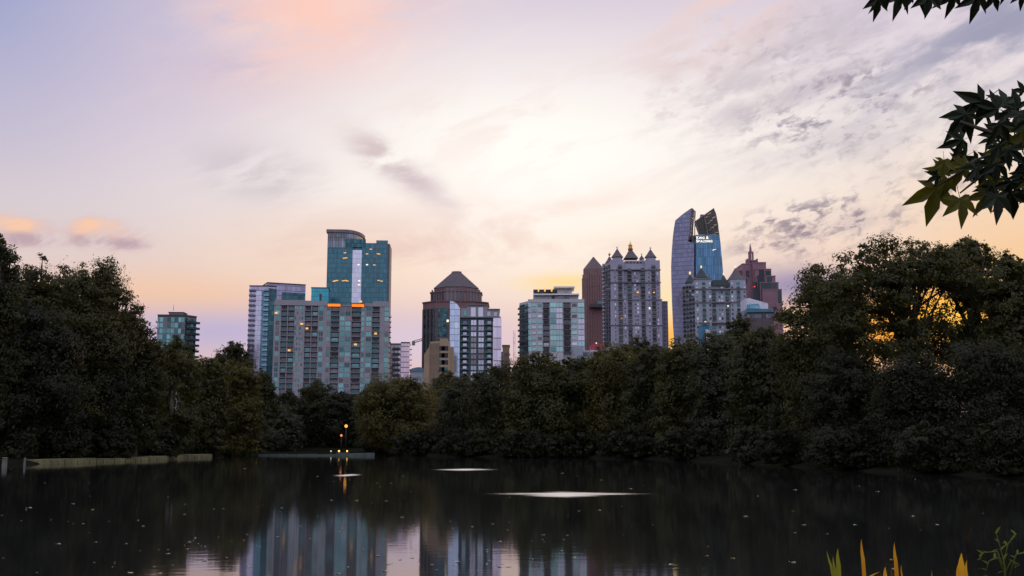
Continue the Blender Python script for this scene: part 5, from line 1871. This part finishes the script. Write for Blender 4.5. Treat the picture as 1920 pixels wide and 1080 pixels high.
R_GRN = leafmat('reed_green', (0.16, 0.17, 0.02, 1), (0.26, 0.25, 0.03, 1), 0.5, 3)
R_ORG = leafmat('reed_orange', (0.42, 0.17, 0.015, 1), (0.60, 0.30, 0.02, 1), 0.5, 3)
R_YEL = leafmat('reed_yellow', (0.55, 0.28, 0.02, 1), (0.75, 0.42, 0.03, 1), 0.5, 3)
W_GRN = leafmat('weed_green', (0.07, 0.10, 0.02, 1), (0.16, 0.19, 0.04, 1), 0.4, 3)
YR = 7.0
REEDS = [('yellow green reed, leftmost of the clump at the lower right', R_GRN, [((1571, 1027), (1574, 1090), 0.016), ((1550, 1032), (1567, 1090), 0.009), ((1562, 1042), (1569, 1095), 0.010)]),
         ('slim orange tipped reed second from the left in the lower right clump', R_ORG, [((1615, 1010), (1622, 1085), 0.013)]),
         ('short orange reed blade just above the bottom edge left of the olive reed', R_YEL, [((1660, 1062), (1662, 1110), 0.017), ((1650, 1072), (1615, 1090), 0.014)]),
         ('olive and orange reed in the middle of the lower right clump', R_ORG, [((1677, 1016), (1683, 1090), 0.014), ((1690, 1058), (1693, 1100), 0.006)]),
         ('broad golden reed, brightest and widest of the lower right clump', R_YEL, [((1803, 1036), (1807, 1110), 0.030), ((1797, 1056), (1800, 1110), 0.018), ((1813, 1050), (1811, 1110), 0.014)]),
         ('tiny green reed tip between the olive and the golden reed', W_GRN, [((1748, 1068), (1749, 1100), 0.007)])]
for lab, m_, bl in REEDS:
    b0 = at(bl[0][1][0], bl[0][1][1], YR)
    r = thing('reed', lab, 'reed', (b0.x, YR, 0.35), 'reeds at the near bank')
    for (tx, ty), (bx, by), wd in bl:
        t_, m2 = at(tx, ty, YR), at(bx, by, YR)
        root_ = Vector((m2.x + (m2.x - t_.x) * 0.15, YR, 0.34))
        blade('blade', bez(root_, m2, m2.lerp(t_, 0.5), 7)[:-1] + bez(m2.lerp(t_, 0.5), m2.lerp(t_, 0.75) + Vector((0, 0.02, 0)), t_, 6), wd, m_, r)
stem_b = at(1880, 1120, 6.6)
r = thing('weed', 'leggy green waterside weed with arching stems in the lower right corner', 'plant', (stem_b.x, 6.6, 0.35))
b = MB()
WS = [[(1885, 1120), (1884, 1060), (1876, 1028), (1868, 1000)], [(1880, 1062), (1890, 1020), (1904, 1002)], [(1882, 1070), (1870, 1034), (1845, 1036), (1834, 1050)],
      [(1886, 1085), (1872, 1046), (1854, 1052), (1846, 1080)], [(1884, 1075), (1896, 1052), (1910, 1062)], [(1888, 1100), (1905, 1040), (1925, 1036)]]
ws = [[at(x, y, 6.6 + 0.04 * i) for x, y in st_] for i, st_ in enumerate(WS)]
ws[0] = [Vector((stem_b.x, 6.6, 0.34))] + ws[0]
for i, st_ in enumerate(ws):
    b.tube(st_, [0.006 - 0.0042 * j / (len(st_) - 1) for j in range(len(st_))], 5)
b.build('stem', W_GRN, r, smooth=True)
for i, st_ in enumerate(ws):
    for j in range(5):
        t_ = 0.45 + 0.55 * j / 4
        q_ = t_ * (len(st_) - 1)
        i_ = min(int(q_), len(st_) - 2)
        p = st_[i_].lerp(st_[i_ + 1], q_ - i_)
        a = random.uniform(-0.4, math.pi + 0.4)
        L_ = random.uniform(0.03, 0.06)
        e = p + Vector((math.cos(a) * L_, random.uniform(-0.02, 0.02), math.sin(a) * L_ * 0.8))
        blade('leaf', bez(p, p.lerp(e, 0.5) + Vector((0, 0, 0.012)), e, 6), 0.008, W_GRN, r)

# ------------------------------------------------------------------ overhanging tree with star shaped leaves
STAR = leafmat('star_leaf', (0.010, 0.016, 0.010, 1), (0.030, 0.038, 0.016, 1), 0.10, 2)
STARY = leafmat('star_leaf_yellow', (0.055, 0.056, 0.008, 1), (0.12, 0.11, 0.014, 1), 0.3, 2)


def star_mesh(var, m_):
    rs_ = np.random.default_rng(var + 50)
    ang = [90, 90 - 54, 90 + 54, 90 - 112, 90 + 112]
    lens = [1.0, 0.86, 0.86, 0.56, 0.56]
    order = sorted(range(5), key=lambda i: ang[i])
    outl = []
    c = Vector((0, 0.06, 0))
    for qi, i in enumerate(order):
        a, L_ = rad(ang[i]), lens[i] * rs_.uniform(0.92, 1.08)
        d = Vector((math.cos(a), math.sin(a), 0))
        sd_ = Vector((-d.y, d.x, 0))
        wd = 0.20 * L_
        if qi == 0:
            outl.append(('b', Vector((0.02, -0.02, 0))))
        outl.append(('s', c + d * (L_ * 0.52) - sd_ * wd))
        outl.append(('t', c + d * L_ + sd_ * rs_.uniform(-0.05, 0.05)))
        outl.append(('s', c + d * (L_ * 0.52) + sd_ * wd))
        if qi < 4:
            a2 = rad((ang[i] + ang[order[qi + 1]]) / 2)
            outl.append(('v', c + Vector((math.cos(a2), math.sin(a2), 0)) * 0.38))
    b = MB()
    b.v = [(c.x, c.y, 0.0)]
    dr, tw = rs_.uniform(0.2, 0.65), rs_.uniform(-0.5, 0.5)
    for kd, p in outl:
        rr_ = (p - c).length
        z = -dr * rr_ ** 2 + tw * p.x * p.y + (0.05 if kd in 'sv' else 0.0)
        b.v.append((p.x, p.y, z))
    n_ = len(outl)
    b.f = [(0, i + 1, (i + 1) % n_ + 1) for i in range(n_)]
    # stalk
    b.mi = [0] * n_
    me_b = len(b.v)
    b.tube([(0, 0.04, 0.0), (0.02, -0.25, 0.04), (0.05, -0.5, 0.12)], [0.014, 0.010, 0.012], 4)
    return b.mesh('leaf', m_)


SM = [star_mesh(i, STAR) for i in range(6)]
SY = [star_mesh(i + 10, STARY) for i in range(4)]
YB = 3.0
r = thing('overhanging_tree', 'near tree whose dark star shaped leaves hang into the upper right corner', 'tree', (3.6, 3.3, 0.4))
b = MB()
b.tube([(3.6, 3.3, 0.1), (3.55, 3.3, 1.6), (3.62, 3.25, 3.0), (3.55, 3.3, 5.2)], [0.17, 0.13, 0.11, 0.05], 10)
b.build('trunk', M['bark'], r, smooth=True)
pxp = lambda x, y, d=0.0: at(x, y, YB + d)
TW = [[(3.6, 3.28, 2.5), (2.6, 3.2, 3.05), pxp(2060, 215, .1), pxp(1960, 232), pxp(1862, 250), pxp(1800, 228)],
      [pxp(1960, 232), pxp(1900, 275), pxp(1830, 300), pxp(1770, 325)],
      [pxp(2060, 215, .1), pxp(1985, 285), pxp(1920, 330), pxp(1870, 360)],
      [pxp(1862, 250), pxp(1850, 215), pxp(1838, 196)], [pxp(1900, 275), pxp(1840, 330), pxp(1800, 362)],
      [pxp(1830, 300), pxp(1790, 330), pxp(1755, 350)], [pxp(1960, 232), pxp(1945, 200), pxp(1925, 176)],
      [(3.58, 3.28, 3.6), (2.4, 3.1, 3.9), pxp(1960, -60), pxp(1860, -48), pxp(1740, -38), pxp(1650, -22)]]
for i, path in enumerate(TW):
    n_ = len(path)
    r0 = 0.016 if i in (0, 7) else 0.0055
    b.__init__()
    b.tube(path, [r0 * (1 - 0.8 * j / (n_ - 1)) + 0.0012 for j in range(n_)], 6)
    b.build('twig', M['bark'], r, smooth=True)


def hang(px, py, ln, ang_deg, yellow=False, tilt=0.35, dy=0.0, var=None):
    Y = YB + dy
    p = at(px, py, Y)
    L_ = ln / F * Y
    a = rad(ang_deg)
    ydir = Vector((math.cos(a), random.uniform(-tilt, tilt), math.sin(a))).normalized()
    nrm_ = Vector((random.uniform(-tilt, tilt), -1, random.uniform(-tilt, tilt) - 0.15)).normalized()
    xdir = ydir.cross(nrm_).normalized()
    nrm_ = xdir.cross(ydir)
    pool = SY if yellow else SM
    o_ = bpy.data.objects.new('leaf', pool[random.randrange(len(pool)) if var is None else var % len(pool)])
    C.objects.link(o_)
    o_.parent = r
    mtx = Matrix((xdir, ydir, nrm_)).transposed().to_4x4()
    o_.matrix_local = Matrix.Translation(p - r.location) @ mtx @ Matrix.Scale(L_, 4)
    if yellow:
        o_['label'] = 'yellowing leaf'


random.seed(21)
for px, py, ln, an, yl in ((1646, -6, 40, -88, 0), (1684, -16, 56, -92, 0), (1722, -26, 50, -80, 0), (1741, -12, 48, -90, 0), (1786, -14, 46, -90, 0), (1832, -10, 48, -95, 0),
                           (1862, -10, 34, -62, 0), (1913, -14, 30, -80, 0), (1660, -24, 46, -110, 0), (1700, -30, 50, -100, 0), (1764, -28, 42, -96, 0), (1890, -34, 40, -90, 0),
                           (1756, 350, 66, -102, 1), (1800, 372, 56, -84, 1), (1868, 366, 56, -90, 0), (1850, 362, 46, -112, 1), (1896, 362, 52, -72, 0),
                           (1758, 328, 30, 218, 0), (1768, 326, 38, 98, 1), (1846, 188, 62, 214, 0), (1812, 212, 56, 232, 0), (1802, 222, 40, -80, 0), (1920, 172, 26, 120, 0),
                           (1806, 262, 40, 200, 0), (1812, 292, 40, 205, 0), (1804, 312, 40, -110, 1), (1778, 335, 40, -100, 1), (1806, 312, 34, 120, 1),
                           (1872, 205, 46, 160, 0), (1885, 196, 44, 90, 0), (1910, 205, 50, 150, 0), (1770, 300, 34, -95, 1)):
    hang(px, py, ln, an, bool(yl), 0.3, random.uniform(-0.1, 0.1))
poly_ = [(1815, 285), (1850, 252), (1885, 212), (1925, 190), (1975, 190), (1975, 365), (1900, 365), (1846, 345), (1815, 318)]


def inside(x, y, pl):
    c_ = False
    for i in range(len(pl)):
        (x0, y0), (x1, y1) = pl[i], pl[i - 1]
        if (y0 > y) != (y1 > y) and x < (x1 - x0) * (y - y0) / (y1 - y0) + x0:
            c_ = not c_
    return c_


k_ = 0
while k_ < 48:
    x, y = random.uniform(1790, 1975), random.uniform(190, 372)
    if inside(x, y, poly_):
        hang(x, y, random.uniform(30, 48), random.gauss(-95, 50), random.random() < (0.35 if x < 1830 else 0.08), 0.6, random.uniform(-0.2, 0.2))
        k_ += 1
